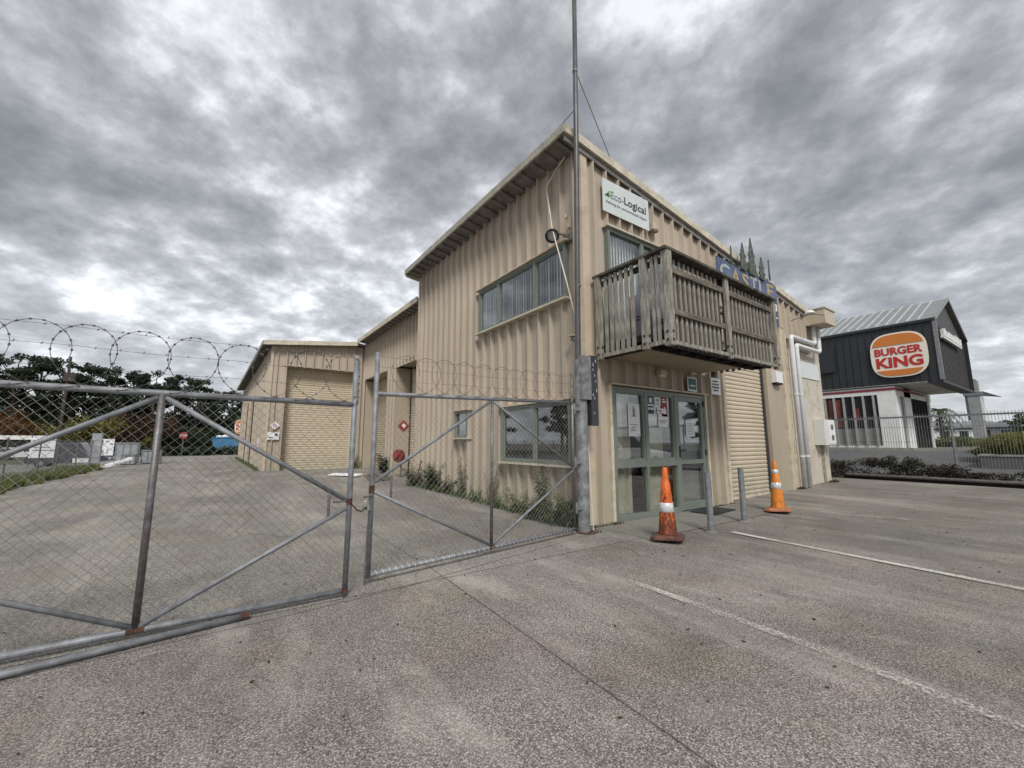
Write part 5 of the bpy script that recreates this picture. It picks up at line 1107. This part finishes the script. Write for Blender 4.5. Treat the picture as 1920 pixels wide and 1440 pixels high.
# shelter
t = thing('carport', (-27, 92, -.7), 'long low shelter with a bright white roof edge at the far left', 'carport')
s = MB(); s.box(-44, -20.5, 88, 96, 2.0, 2.1); s.build('roof', M['roof'], t); s = MB(); s.box(-44.05, -20.45, 87.9, 87.99, 1.85, 2.42); s.build('fascia', M['white'], t)
s = MB(); s.box(-44, -20.6, 95, 95.2, -.7, 2.0); s.build('back_wall', M['rubber'], t)
for x in (-43, -37, -31, -26, -21): s = MB(); s.box(x, x + .2, 88.1, 88.3, -.7, 1.99); s.build('post', M['galvdark'], t)
# stop sign, bin, restaurant pylon sign far behind
t = thing('stop_sign', (-3.6, 48.5, .2), 'small red stop sign in front of the trees', 'stop sign')
s = MB(); q = .33; s.prism([(q * math.cos(R(22.5 + 45 * i)), q * math.sin(R(22.5 + 45 * i))) for i in range(8)], (-2.62, 47.5, 2.0), FX, FZ, .02); s.build('plate', M['red'], t)
s = MB(); text_mb(s, 'STOP', (-2.87, 47.47, 1.91), FX, FZ, .50, .18, bold=.02); s.build('lettering', M['white'], t)
s = MB(); s.tube([(-2.62, 47.55, .2), (-2.62, 47.55, 2.3)], .035, 6); s.build('post', M['galvdark'], t)
t = thing('skip_bin', (.4, 54, .2), 'blue skip bin heaped with white rubbish bags', 'skip bin')
s = MB(); s.add([(-.35, 53.2, .35), (1.55, 53.2, .35), (1.55, 54.6, .35), (-.35, 54.6, .35), (-.6, 53.0, 1.85), (1.8, 53.0, 1.85), (1.8, 54.8, 1.85), (-.6, 54.8, 1.85)], [(3, 2, 1, 0), (0, 1, 5, 4), (1, 2, 6, 5), (2, 3, 7, 6), (3, 0, 4, 7), (4, 5, 6, 7)]); s.build('bin_body', M['bluebin'], t)
s = MB(); s.box(-.66, 1.86, 52.94, 54.86, 1.851, 1.92); s.build('rim', M['bluebin'], t)
for k, (x, r_) in enumerate(((.0, .3), (.5, .36), (1.05, .3), (1.5, .25))): s = MB(); s.lathe([(0, r_ * .8), (r_ * .6, r_ * .62), (r_, .1), (r_ * .8, 0)], 9, (x, 53.6, 1.92)); s.build('rubbish_bag', M['paper'], t)

def ringpoly(f, n=48): return [f(2 * math.pi * i / n) for i in range(n)]
def burger_sign(name, c, ax, W_, H_, label, th=.12, post=None, detail=True):
    t = thing(name, c, label, 'sign'); c = Vector(c); axv = Vector(ax); up = Vector(FZ); nn = axv.cross(up).normalized()
    def se(a, p=3.2, w_=1.0, h_=1.0):
        ca, sa = math.cos(a), math.sin(a); return (W_ / 2 * w_ * math.copysign(abs(ca) ** (2 / p), ca), H_ / 2 * h_ * math.copysign(abs(sa) ** (2 / p), sa))
    # logo outline: wide domed top, flatter bottom
    s = MB(); s.prism(ringpoly(se), c, ax, FZ, th); s.build('sign_panel', M['cream'], t)
    def bun(z0, top):
        pts = []
        for i in range(60):
            x, y = se(2 * math.pi * i / 60, 3.2, .93, .93)
            if (top and y >= z0) or (not top and y <= z0): pts.append((x, y))
        if top: pts.sort(key=lambda p: math.atan2(p[1] - z0 + .001, p[0])); 
        else: pts.sort(key=lambda p: math.atan2(p[1] - z0 - .001, p[0]))
        return pts
    o = c + nn * th
    s = MB(); s.prism(bun(H_ * .20, True), o, ax, FZ, .02); s.build('bun', M['bkorange'], t)
    s = MB(); s.prism(bun(-H_ * .32, False), o, ax, FZ, .02); s.build('bun', M['bkorange'], t)
    s = MB(); text_mb(s, 'BURGER', o - axv * W_ * .42 + up * (H_ * .0), ax, FZ, W_ * .84, H_ * .175, depth=.015, bold=.038); s.build('lettering', M['bkred'], t)
    s = MB(); text_mb(s, 'KING', o - axv * W_ * .41 - up * H_ * .285, ax, FZ, W_ * .82, H_ * .245, depth=.015, bold=.04); s.build('lettering', M['bkred'], t)
    if post: s = MB(); s.box(*post); s.build('post', M['galvdark'], t)
    return t
burger_sign('restaurant_sign', (2.35, 62.0, 3.35), (1, 0, 0), 1.75, 1.8, 'round red and orange restaurant pylon sign left of the rear wing', post=(2.25, 2.45, 62.0, 62.1, .2, 2.6))

# ---- trees
def azr(az, r): return (r * math.sin(R(az)), r * math.cos(R(az)))
def make_tree(seed, H, Wd, m, nleaf, leaf, flat=True, name='pine_tree', label=None, cat='tree', group=None):
    """origin at base; trunk, forked limbs, crown of clumps with gaps"""
    rg = random.Random(seed); nr = np.random.default_rng(seed)
    t = bpy.data.objects.new(name, None); COL.objects.link(t); WO[t.name] = Vector((0, 0, 0)); t['_proto'] = 1; tag(t, label, cat, group)
    s = MB(); s.tube([(0, 0, -.2), (.15, .1, H * .35), (-.1, .1, H * .65), (0, 0, H * .92)], [H * .028, H * .02, H * .012, H * .004], 8)
    blobs = []; nb = 14
    for k in range(nb):
        h = .28 + .70 * (k / nb) ** .9; a = k * 2.4 + rg.uniform(-.4, .4)
        rr = Wd * (.62 if flat else .5) * (1 - abs(h - .52) * 1.1) * rg.uniform(.65, 1.1); x, y, z = rr * math.cos(a), rr * math.sin(a), H * h
        s.tube([(0, 0, z * .78), (x * .5, y * .5, z * .9), (x, y, z)], [H * .009, H * .006, H * .002], 5)
        b = Wd * rg.uniform(.12, .24)
        blobs.append((x, y, z, b, b, b * (.45 if flat else .8)))
        for q in range(3): blobs.append((x + rg.uniform(-b, b) * 1.1, y + rg.uniform(-b, b) * 1.1, z + rg.uniform(-.3, .5) * b, b * .5, b * .5, b * .3))
    blobs.append((0, 0, H * .97, Wd * .12, Wd * .12, H * .045))
    s.build('trunk', M['bark'], t, origin=(0, 0, 0))
    L = MB(); leaf_cloud(L, blobs, nleaf, leaf, nr, flat=.25); L.build('crown', M[m], t, origin=(0, 0, 0)); del t['_proto']
    return t
protos = [make_tree(1, 14.5, 8.8, 'pine', 7000, .22), make_tree(2, 13.0, 7.2, 'pinegrey', 5200, .20), make_tree(3, 12.5, 6.2, 'pine', 5000, .21), make_tree(5, 10.5, 9, 'scrub', 6500, .22, flat=False)]
pos = [(-17.5, 64, 0, .66), (-15.4, 60, 1, .69), (-13.9, 66, 0, .66), (-12.2, 61, 2, .70), (-10.9, 63, 1, .70), (-9.0, 60, 0, .59), (-7.6, 62, 2, .69), (-5.9, 60, 0, .59), (-4.1, 63, 1, .66), (-2.3, 62, 2, .65), (-.6, 68, 1, .58), (.9, 66, 2, .60), (2.4, 70, 1, .57), (-16.5, 76, 3, .62), (-11.5, 76, 3, .60), (-6.8, 76, 3, .58), (-1.6, 78, 3, .5), (2.0, 80, 3, .5)]
names = ['at the left edge of the photo', 'second from the left, reaching the razor wire', 'broad and dark above the white shelter', 'behind the thin dark pole', 'slim one with an airy crown', 'dense one above the blue van', 'narrow one left of the gap', 'tall broad crown left of the middle brace', 'airy one above the russet shrub', 'small-crowned one right of the middle brace', 'thin low one near the stop sign', 'low one above the blue skip', 'thin one touching the rear wing roof', 'rounded one far behind at the left', 'rounded one far behind the shelter', 'rounded one far behind the banners', 'rounded one far behind the stop sign', 'rounded one far behind the skip bin']
used = set()
for (az, r, k, sc), nm in zip(pos, names):
    o = protos[k] if k not in used else copy_tree(protos[k]); used.add(k)
    r *= 1.75; sc *= 1.75; x, y = azr(az, r); o.location = (x, y, .2); o.scale = (sc * .92, sc * .92, sc); o.rotation_euler = (0, 0, az * 1.7 + k)
    kind = ('dark flat-topped pine', 'grey-green airy pine', 'dark slender pine', 'green broad tree')[k]
    tag(o, kind + ', ' + nm, 'tree', 'trees behind the yard')
# trees behind the viewpoint that the glass mirrors
outside = ['slender pine behind the viewpoint, mirrored in the entrance door glass', 'broad pine behind the viewpoint near the car park end', 'airy pine far behind the viewpoint', 'slender pine behind the viewpoint at the far right', 'broad pine beyond the left lot, mirrored in the lower window', 'airy pine beyond the left lot', 'rounded green tree farthest left of the lot', 'slender pine just left of the photo edge', 'tall broad pine left of the slender one outside the photo', 'airy pine beside the left photo edge']
for i, (x, y, k, sc) in enumerate(((17, -26, 2, .6), (24, -30, 0, .5), (10, -34, 1, .5), (44, -15.5, 2, .62), (-48, 44, 0, .7), (-56, 50, 1, .75), (-62, 62, 3, .8), (-38, 52, 2, .7), (-44, 60, 0, .8), (-30, 62, 1, .7))):
    o = copy_tree(protos[k]); o.location = (x, y, 0); o.scale = (sc, sc, sc); o.rotation_euler = (0, 0, i * 1.3)
    tag(o, outside[i], 'tree', 'trees outside the view')
def shrub(x, y, z, w_, d_, h, m, label, n=1500, leaf=.10, name='shrub', group=None, seed=1, cat='shrub'):
    t = thing(name, (x, y, z), label, cat, group); rg = random.Random(seed); nr = np.random.default_rng(seed)
    bl = [(x + rg.uniform(-.38, .38) * w_, y + rg.uniform(-.38, .38) * d_, z + h * rg.uniform(.25, .75), w_ * .2, max(d_, .4 * w_) * .2, h * rg.uniform(.16, .28)) for _ in range(14)]
    L = MB(); leaf_cloud(L, bl, n, leaf, nr); L.build('foliage', M[m], t)
    s = MB()
    for b in bl[:6]: s.tube([(x + (b[0] - x) * .3, y + (b[1] - y) * .3, z), (b[0], b[1], b[2])], [.03 * h, .01 * h], 4)
    s.build('stem', M['bark'], t); return t
for az, r, w_, h, m, lab, sd in ((-16.2, 52, 5.0, 4.2, 'orange', 'orange autumn shrub at the left edge above the shelter', 1), (-10.6, 50, 5.0, 3.9, 'yellow', 'yellow-green shrub above the dark van', 2), (-13.0, 56, 7, 4.2, 'scrub', 'dark green shrub behind the shelter', 3),
    (-6.2, 50, 4.6, 4.0, 'russet', 'russet brown shrub behind the crates', 4), (-8.6, 52, 4, 3.4, 'scrub', 'green shrub behind the lettered banner', 5), (-3.3, 52, 4, 3.0, 'scrub', 'green shrub behind the stop sign', 6), (-1.0, 54, 5, 3.0, 'pine', 'dark shrub left of the blue skip', 7), (1.4, 60, 5, 3.4, 'pine', 'dark shrub behind the blue skip', 8), (-4.7, 55, 3, 2.2, 'yellow', 'small yellowing shrub between the russet shrub and stop sign', 9)):
    x, y = azr(az, r * 1.9); shrub(x, y, -.3, w_ * 1.9, 5, h * 1.8, m, lab, 4200, .20, group='shrubs in front of the pines', seed=sd)
s = MB(); bl = [(azr(a, 112)[0], azr(a, 112)[1], 3.4, 5.5, 3, 4.4 + 1.5 * math.sin(a * 3)) for a in np.arange(-19, 5, 1.6)] + [(azr(a, 49)[0], azr(a, 49)[1], .5, 1.2, .8, .5) for a in np.arange(-7, 2, .8)]
leaf_cloud(s, bl, 26000, .30, NR); tag(s.build('undergrowth', M['pine']), kind='stuff', label='dark tangled undergrowth below the pines', cat='undergrowth')
x, y = azr(-12.3, 58)
t = thing('utility_pole', (x, y, .2), 'thin dark utility pole standing in front of the pines', 'pole'); s = MB(); s.tube([(x, y, -.6), (x, y, 9.6)], [.14, .10], 8); s.build('pole', M['bark'], t); s = MB(); s.box(x - .25, x + .5, y - .2, y + .2, 7.2, 8.0); s.build('transformer', M['bark'], t)

# ================================================================== RIGHT SIDE: fence, barrier, restaurant
FXp = 17.4
t = thing('mesh_fence', (FXp, 0, .17), 'grey vertical-bar security fence between the parking area and driveway', 'fence')
fz_ = zg(FXp, 0)
ys = [6.6, 2.58, -1.5, -5.5]
for y in ys: s = MB(); s.tube([(FXp, y, fz_), (FXp, y, fz_ + 1.98)], .035, 10); s.build('fence_post', M['galv'], t)
s = MB(); s.box(FXp - .02, FXp + .02, -5.5, 6.6, 2.06, 2.11); s.build('rail', M['galv'], t)
s = MB(); y = 6.55
while y > -5.5:
    s.obox((FXp - .026, y, fz_ + 1.02), (.0042, 0, 0), (0, .0042, 0), (0, 0, .98)); y -= .062
s.build('bar', M['galv'], t)
s = MB()
for z in (.28, 1.15, 1.60): s.box(FXp - .034, FXp - .0305, -5.5, 6.55, fz_ + z, fz_ + z + .008)
s.build('cross_wire', M['galvdark'], t)
t = thing('kerb_barrier', (16.7, 2, .17), 'low rusty and grey steel kerb rail along the right edge of the parking area', 'barrier')
s = MB(); s.tube([(16.75, 5.0, .30), (16.35, 1.0, .30), (15.7, -4, .30)], .045, 8); s.build('rail', M['galvdark'], t)
s = MB(); s.beam((16.88, 5.1, .20), (16.45, 1.0, .20), .12, .11); s.beam((16.45, 1.0, .20), (15.8, -4, .20), .12, .11); s.build('sleeper', M['woodblack'], t)
for i, (x, y, w_, d_, h, m, lab, n) in enumerate(((17.1, 6.1, .8, 1.1, .62, 'hedgegreen', 'dark shrub at the building end of the bar fence', 2200), (17.15, 5.0, .9, 1.9, .70, 'hedgemix', 'dark reddish-green shrub left of the fence post', 3000), (17.1, 3.75, .8, 1.0, .78, 'hedgegreen', 'taller dark green shrub just left of the fence post', 2600), (17.1, 2.9, .9, 1.3, .66, 'hedgemix', 'sparse twiggy shrub around the fence post', 2400), (17.0, 1.9, .6, 1.1, .36, 'hedgemix', 'low dark ground shrub right of the post', 1500), (16.9, .9, .6, 1.4, .46, 'hedgegreen', 'low dark shrub at the right photo edge', 2200))):
    shrub(x, y, zg(x, y), w_, d_, h, m, lab, n, .026, group='shrubs along the bar fence', seed=20 + i)
s = MB(); leaf_cloud(s, [(17.05, y, .26, .35, .25, .15 + .09 * math.sin(y * 2.3)) for y in np.arange(-4, 6.6, .25)], 11000, .024, NR); tag(s.build('ground_cover', M['hedgemix']), kind='stuff', label='dark reddish ground cover along the bar fence', cat='ground cover')

# restaurant building
bk = thing('restaurant', (26, 3.9, 1.04), 'black and white fast food restaurant with gabled metal roof', 'restaurant')
X0, X1, XR, YG, YB, ZB, ZE, ZR = 26.0, 33.3, 29.65, 3.87, 16.0, 4.08, 6.88, 8.50
mb = MB(); clad(mb, (X0, YB, 0), (0, -1, 0), (-1, 0, 0), YB - YG, ZB, ZE, pitch=.30, depth=.04, rib=.04, slope=.02); mb.build('upper_wall', M['bkblack'], bk, label='charcoal ribbed upper wall with the logo')
mb = MB(); mb.add([(X0 + .1, YG + .15, ZB), (X1 - .1, YG + .15, ZB), (X1 - .1, YG + .15, ZE), (XR, YG + .15, ZR - .05), (X0 + .1, YG + .15, ZE)], [(0, 1, 2, 3, 4)])
x = X0 + .3
while x < X1: mb.box(x, x + .03, YG + .13, YG + .149, ZB + .05, ZE - .1); x += .3
mb.build('gable_wall', M['bkgable'], bk)
mb = MB(); mb.box(X1 - .06, X1, YG, YB, ZB, ZE); mb.box(X0, X1, YB - .05, YB, ZB, ZE); mb.build('upper_wall', M['bkblack'], bk)
mb = MB(); mb.box(X0 + .003, X1 - .065, YG + .01, YG + .5, ZB - .12, ZB - .001); mb.box(X1 - .06, X1, YG - .02, YG, ZB - .12, ZE); mb.build('gable_frame', M['bkblack'], bk)
mb = MB(); mb.box(X0 - .05, X0 + .10, YG - .03, YG + .10, ZB, ZE + .02); mb.build('corner_trim', M['galv'], bk)
def bslope(mb, x0, z0, x1, z1, y0, y1, th):
    mb.add([(x0, y0, z0), (x1, y0, z1), (x1, y1, z1), (x0, y1, z0), (x0, y0, z0 + th), (x1, y0, z1 + th), (x1, y1, z1 + th), (x0, y1, z0 + th)], [(3, 2, 1, 0), (4, 5, 6, 7), (0, 1, 5, 4), (1, 2, 6, 5), (2, 3, 7, 6), (3, 0, 4, 7)])
mb = MB(); bslope(mb, X0 - .06, ZE - .02, XR, ZR, YG, YB, .04); bslope(mb, XR, ZR, X1 + .04, ZE - .02, YG, YB, .04); brf = mb.build('roof', M['bkroof'], bk)
mb = MB(); y = YG + .5
while y < YB: bslope(mb, X0 - .05, ZE + .025, XR, ZR + .045, y, y + .06, .06); y += .38
mb.build('roof_rib', M['bkrib'], brf)
mb = MB(); bslope(mb, X0 - .06, ZE - .1, XR, ZR - .08, YG - .05, YG - .002, .16); bslope(mb, XR, ZR - .08, X1 + .04, ZE - .1, YG - .05, YG - .002, .16); mb.build('barge_board', M['bkroof'], brf)
mb = MB(); mb.box(X0 - .10, X0 - .065, YG, YB, ZE - .10, ZE + .02); mb.build('gutter', M['bkblack'], brf)
mb = MB(); mb.box(X0 + .02, X1, YG + .52, YB, ZB - .05, ZB - .01); mb.build('overhang_ceiling', mat('pale_ceiling', (.5, .5, .48), .8), bk)
mb = MB(); mb.box(X0 - .09, X0 - .05, 7.75, 8.9, 5.0, 6.2); mb.box(X0 - .07, X0 - .051, 7.7, 7.78, 4.95, 6.25); mb.box(X0 - .12, X0 - .091, 7.7, 8.95, 4.93, 5.0); mb.build('shutter_panel', M['bkblack'], bk)
YC = 5.56; XG = 26.12; zb = 1.04; M['fin'] = mat('fin_grey', (.36, .35, .33), .6)
mb = MB(); mb.box(XG, XG + .15, YC, 6.24, zb, 3.62); mb.box(XG, XG + .15, YC, YB, 3.62, 3.98); mb.box(XG, XG + .15, 6.24, YB, zb - .2, zb + .12)
mb.build('lower_wall', M['white'], bk)
mb = MB(); mb.box(XG - .02, XG - .001, YC - .02, YB, 3.80, 3.90); mb.box(XG - .02, 31.5, YC - .04, YC - .021, 3.80, 3.90); mb.build('red_band', M['red'], bk)
mb = MB(); mb.box(XG + .08, XG + .09, 6.24, 12, zb + .12, 3.62); mb.build('window_glazing', M['carglass'], bk)
for k in range(12): y = 6.36 + k * .40; mb = MB(); mb.box(XG - .06, XG + .07, y, y + .07, zb + .12, 3.62); mb.build('window_fin', M['fin'], bk)
mb = MB(); mb.box(XG + .073, XG + .079, 6.30, 12, zb + .12, 2.0); mb.build('frosted_film', mat('film', (.30, .30, .29), .6), bk)
mb = MB(); mb.box(XG + .072, XG + .078, 7.75, 8.25, 2.1, 3.5); mb.box(XG + .072, XG + .078, 8.35, 8.9, 2.1, 3.5); mb.box(XG + .072, XG + .078, 7.0, 7.3, 2.4, 3.0); mb.build('window_poster', mat('poster', (.22, .06, .04), .6, var=.3), bk)
mb = MB(); mb.box(XG + .15, 26.8, YC, YC + .15, zb - .1, 3.98); mb.box(27.6, 28.8, YC, YC + .15, zb - .1, 3.98); mb.box(26.8, 33.0, YC, YC + .15, 3.55, 3.98); mb.box(31.9, 32.2, YC - .1, YC + .15, zb - .1, 3.98); mb.build('lower_wall', M['white'], bk)
mb = MB(); mb.box(26.8, 27.6, YC + .08, YC + .1, zb, 3.6); mb.build('window_glazing', mat('grey_glazing', (.16, .16, .16), .3), bk)
mb = MB(); mb.box(28.8, 31.9, YC + .08, YC + .1, zb, 3.55); mb.build('window_glazing', M['glasslow'], bk)
mb = MB()
for k in range(6): mb.box(28.82 + k * .6, 28.92 + k * .6, YC - .02, YC + .079, zb, 3.55)
mb.build('window_frame', M['rubber'], bk)
mb = MB(); mb.box(28.8, 33, 9, 9.1, zb, 4); mb.build('interior_wall', M['room'], bk)
burger_sign('restaurant_sign', (25.93, 5.22, 5.42), (0, -1, 0), 2.02, 2.12, 'large round red and orange restaurant logo on the charcoal wall', th=.06)
t = thing('gable_sign', (29.3, 4.2, 6.0), 'slanting white lettered sign on the gable end', 'sign')
mb = MB(); mb.box(27.1, 31.4, YG - .04, YG + .06, 6.13, 6.22); mb.build('sign_rail', M['white'], t)
mb = MB(); rg = random.Random(9); x = 27.15
while x < 31.3: wd = rg.uniform(.16, .3); mb.box(x, x + wd, YG - .06, YG + .05, 6.23, 6.23 + rg.uniform(.24, .42)); x += wd + .08
mb.build('sign_letters', M['white'], t)

# pylon, bushes, houses on the far right
def azp(az, r): return azr(az, r)
x, y = azr(83.3, 46); pz = 1.04
t = thing('pylon_sign', (x, y, pz), 'tall grey pylon sign column with a roof-like arm behind the bushes', 'pylon sign')
s = MB(); s.box(x - .32, x + .32, y - .30, y + .30, pz, 5.85); s.build('column', mat('pylon_grey', (.30, .31, .31), .7, var=.1), t)
s = MB(); s.box(x - .33, x + .33, y - .42, y - .31, 2.9, 4.7); s.build('side_panel', M['pvc'], t); s = MB(); s.box(x - .33, x + .33, y + .31, y + .43, 2.95, 4.75); s.build('side_panel', M['slate'], t)
s = MB(); s.box(x - .38, x + .38, y - .5, y + .5, 4.75, 5.0); s.build('collar', M['galv'], t)
s = MB(); s.add([(x - .25, y - .45, 5.05), (x + .25, y - .45, 5.05), (x + .25, y - 1.35, 4.55), (x - .25, y - 1.35, 4.55), (x - .25, y - .45, 4.7), (x + .25, y - .45, 4.7)], [(0, 1, 2, 3), (5, 4, 3, 2), (0, 3, 4), (1, 5, 2), (0, 4, 5, 1)]); s.build('arm', M['lamp'], t)
s = MB(); s.box(x - .22, x + .22, y - .2, y + .2, 5.85, 5.98); s.build('cap', M['galv'], t)
t = thing('planter_wall', (20.6, 0, .4), 'low pale concrete planter wall holding the grassy bushes', 'retaining wall')
s = MB(); s.box(20.55, 20.72, -14, 2.5, .3, .86); s.box(20.72, 26, 2.33, 2.5, .3, .86); s.build('wall', M['drive'], t)
s = MB(); s.box(20.52, 20.75, -14, 2.53, .862, .92); s.box(20.75, 26, 2.30, 2.53, .862, .92); s.build('coping', M['concrete'], t)
s = MB(); s.box(20.73, 26, -14, 2.32, .3, .85); s.build('soil_bed', M['soil'], t)
def tuft(az, r, w_, h, label, m='flax', n=2600, seed=1, name='grass_bush', zb=None):
    x, y = azr(az, r); z = zg(x, y) if zb is None else zb; t = thing(name, (x, y, z), label, 'bush', 'grassy bushes by the driveway'); nr = np.random.default_rng(seed); s = MB()
    for i in range(n):
        a = nr.random() * 6.28; rr = w_ * .42 * math.sqrt(nr.random()); bx, by = x + rr * math.cos(a), y + rr * math.sin(a); a2 = a + nr.normal() * .6; l_ = h * (.6 + .5 * nr.random()); bend = l_ * (.25 + .5 * nr.random())
        p0 = Vector((bx, by, z)); l_ *= 1 - .45 * (rr / (w_ * .42)) ** 2; p1 = Vector((bx + math.cos(a2) * bend * .4, by + math.sin(a2) * bend * .4, z + l_ * .75)); p2 = Vector((bx + math.cos(a2) * bend, by + math.sin(a2) * bend, z + l_ * (.8 - .3 * nr.random())))
        sv = Vector((-math.sin(a2), math.cos(a2), 0)) * .010; s.add([p0 - sv, p0 + sv, p1 + sv, p1 - sv, p2], [(0, 1, 2, 3), (3, 2, 4)])
    s.build('blades', M[m], t); return t
tuft(85.6, 22.6, 1.9, 1.05, 'large yellow-green grassy bush at the right edge of the photo', seed=2, zb=.85)
tuft(83.9, 22.4, 1.1, .42, 'smaller yellow-green grassy bush left of the large one', seed=3, zb=.85, n=1600); tuft(87.6, 23, 2.2, .8, 'yellow-green grassy bush just outside the right edge', seed=4, zb=.85)
tuft(85.3, 25, 1.8, 1.0, 'taller yellow-green bush behind the large one', seed=5, zb=.85)
for i, (az, r, w_, h, lab) in enumerate(((81.2, 36, 3.5, .55, 'low clipped hedge by the restaurant corner'), (82.4, 37, 4.5, .6, 'low clipped hedge in front of the pylon'), (82.0, 48, 9, .9, 'darker hedge in front of the white house'))):
    x, y = azr(az, r); shrub(x, y, 1.04, w_, 1.8, h, 'lowhedge', lab, 2600, .06, group='hedges beyond the driveway', seed=40 + i, cat='hedge', name='hedge')
def house(az, r, w_, d_, h, rh, rot, label, wall, roofm):
    x, y = azr(az, r); t = bpy.data.objects.new('house', None); COL.objects.link(t); WO[t.name] = Vector((0, 0, 0)); t['_proto'] = 1; tag(t, label, 'house', 'houses beyond the driveway')
    s = MB(); s.box(-w_ / 2, w_ / 2, -d_ / 2, d_ / 2, -.5, h); s.build('wall', wall, t, origin=(0, 0, 0))
    s = MB(); e = .5; q = d_ * .35
    s.add([(-w_ / 2 - e, -d_ / 2 - e, h - .05), (w_ / 2 + e, -d_ / 2 - e, h - .05), (w_ / 2 + e, d_ / 2 + e, h - .05), (-w_ / 2 - e, d_ / 2 + e, h - .05), (-w_ / 2 + q, 0, h + rh), (w_ / 2 - q, 0, h + rh)], [(3, 2, 1, 0), (0, 1, 5, 4), (2, 3, 4, 5), (1, 2, 5), (3, 0, 4)]); s.build('roof', roofm, t, origin=(0, 0, 0))
    for k in range(4): s = MB(); xx = -w_ / 2 + w_ * (k + .25) / 4; s.box(xx, xx + w_ * .12, -d_ / 2 - .04, -d_ / 2 - .002, h * .35, h * .8); s.build('window', M['carglass'], t, origin=(0, 0, 0))
    s = MB(); s.box(-w_ / 2, w_ / 2, -d_ / 2 - .03, -d_ / 2 - .001, h - .35, h - .06); s.build('painted_eave_shadow', M['slate'], t, origin=(0, 0, 0))  # dark strip paints the shade of the eave onto the wall
    t.location = (x, y, 1.0); t.rotation_euler = (0, 0, rot); del t['_proto']; return t
house(82.0, 118, 15, 9, 2.4, 1.9, R(-82), 'white house with pale hipped roof left of the pylon', M['white'], M['bkroof'])
house(80.6, 112, 9, 8, 2.9, 1.5, R(-82), 'white house partly hidden by the restaurant corner', M['white'], M['galv'])
house(84.3, 112, 9, 8, 3.0, .8, R(-85), 'grey flat-looking house right of the pylon', M['galv'], M['lamp'])
for i, (az, r, sc, k, lab) in enumerate(((86.5, 60, .30, 3, 'dark rounded tree at the right edge beyond the bushes'), (83.0, 150, .50, 3, 'hazy green tree behind the white houses'), (81.2, 150, .45, 3, 'distant green tree beside the restaurant'), (85.2, 150, .5, 3, 'distant green tree behind the grey house'))):
    o = copy_tree(protos[k]); x, y = azr(az, r); o.location = (x, y, 1.0); o.scale = (sc, sc, sc); o.rotation_euler = (0, 0, i); tag(o, lab, 'tree', 'trees beyond the driveway')
# palms
def palm(az, r, h, label):
    x, y = azr(az, r); t = thing('palm_tree', (x, y, 1.0), label, 'palm', 'palms beside the restaurant'); s = MB(); s.tube([(x, y, .9), (x + .1, y, 1 + h)], [.16, .11], 8); s.build('trunk', M['bark'], t); L = MB(); rg = random.Random(int(az * 10))
    for k in range(16):
        a = k * 2.4; el = rg.uniform(-.1, .9); ll = h * rg.uniform(.35, .5); d0 = Vector((math.cos(a), math.sin(a), 0)); prev = Vector((x + .1, y, 1 + h)); sd = Vector((-d0.y, d0.x, 0))
        for j in range(7):
            f = (j + 1) / 7; p = Vector((x + .1, y, 1 + h)) + d0 * ll * f * math.cos(el * .6) + Vector((0, 0, ll * (el * f - 1.1 * f * f)))
            for sg in (-1, 1):
                w_ = ll * .22 * (1 - f * .6); L.add([prev, p, p + sd * sg * w_ - Vector((0, 0, w_ * .5)) + (p - prev) * .4], [(0, 1, 2)])
            prev = p
    L.build('frond', M['scrub'], t)
palm(80.9, 60, 3.6, 'palm with drooping fronds beside the restaurant corner'); palm(81.3, 90, 2.6, 'small far palm in front of the white house')
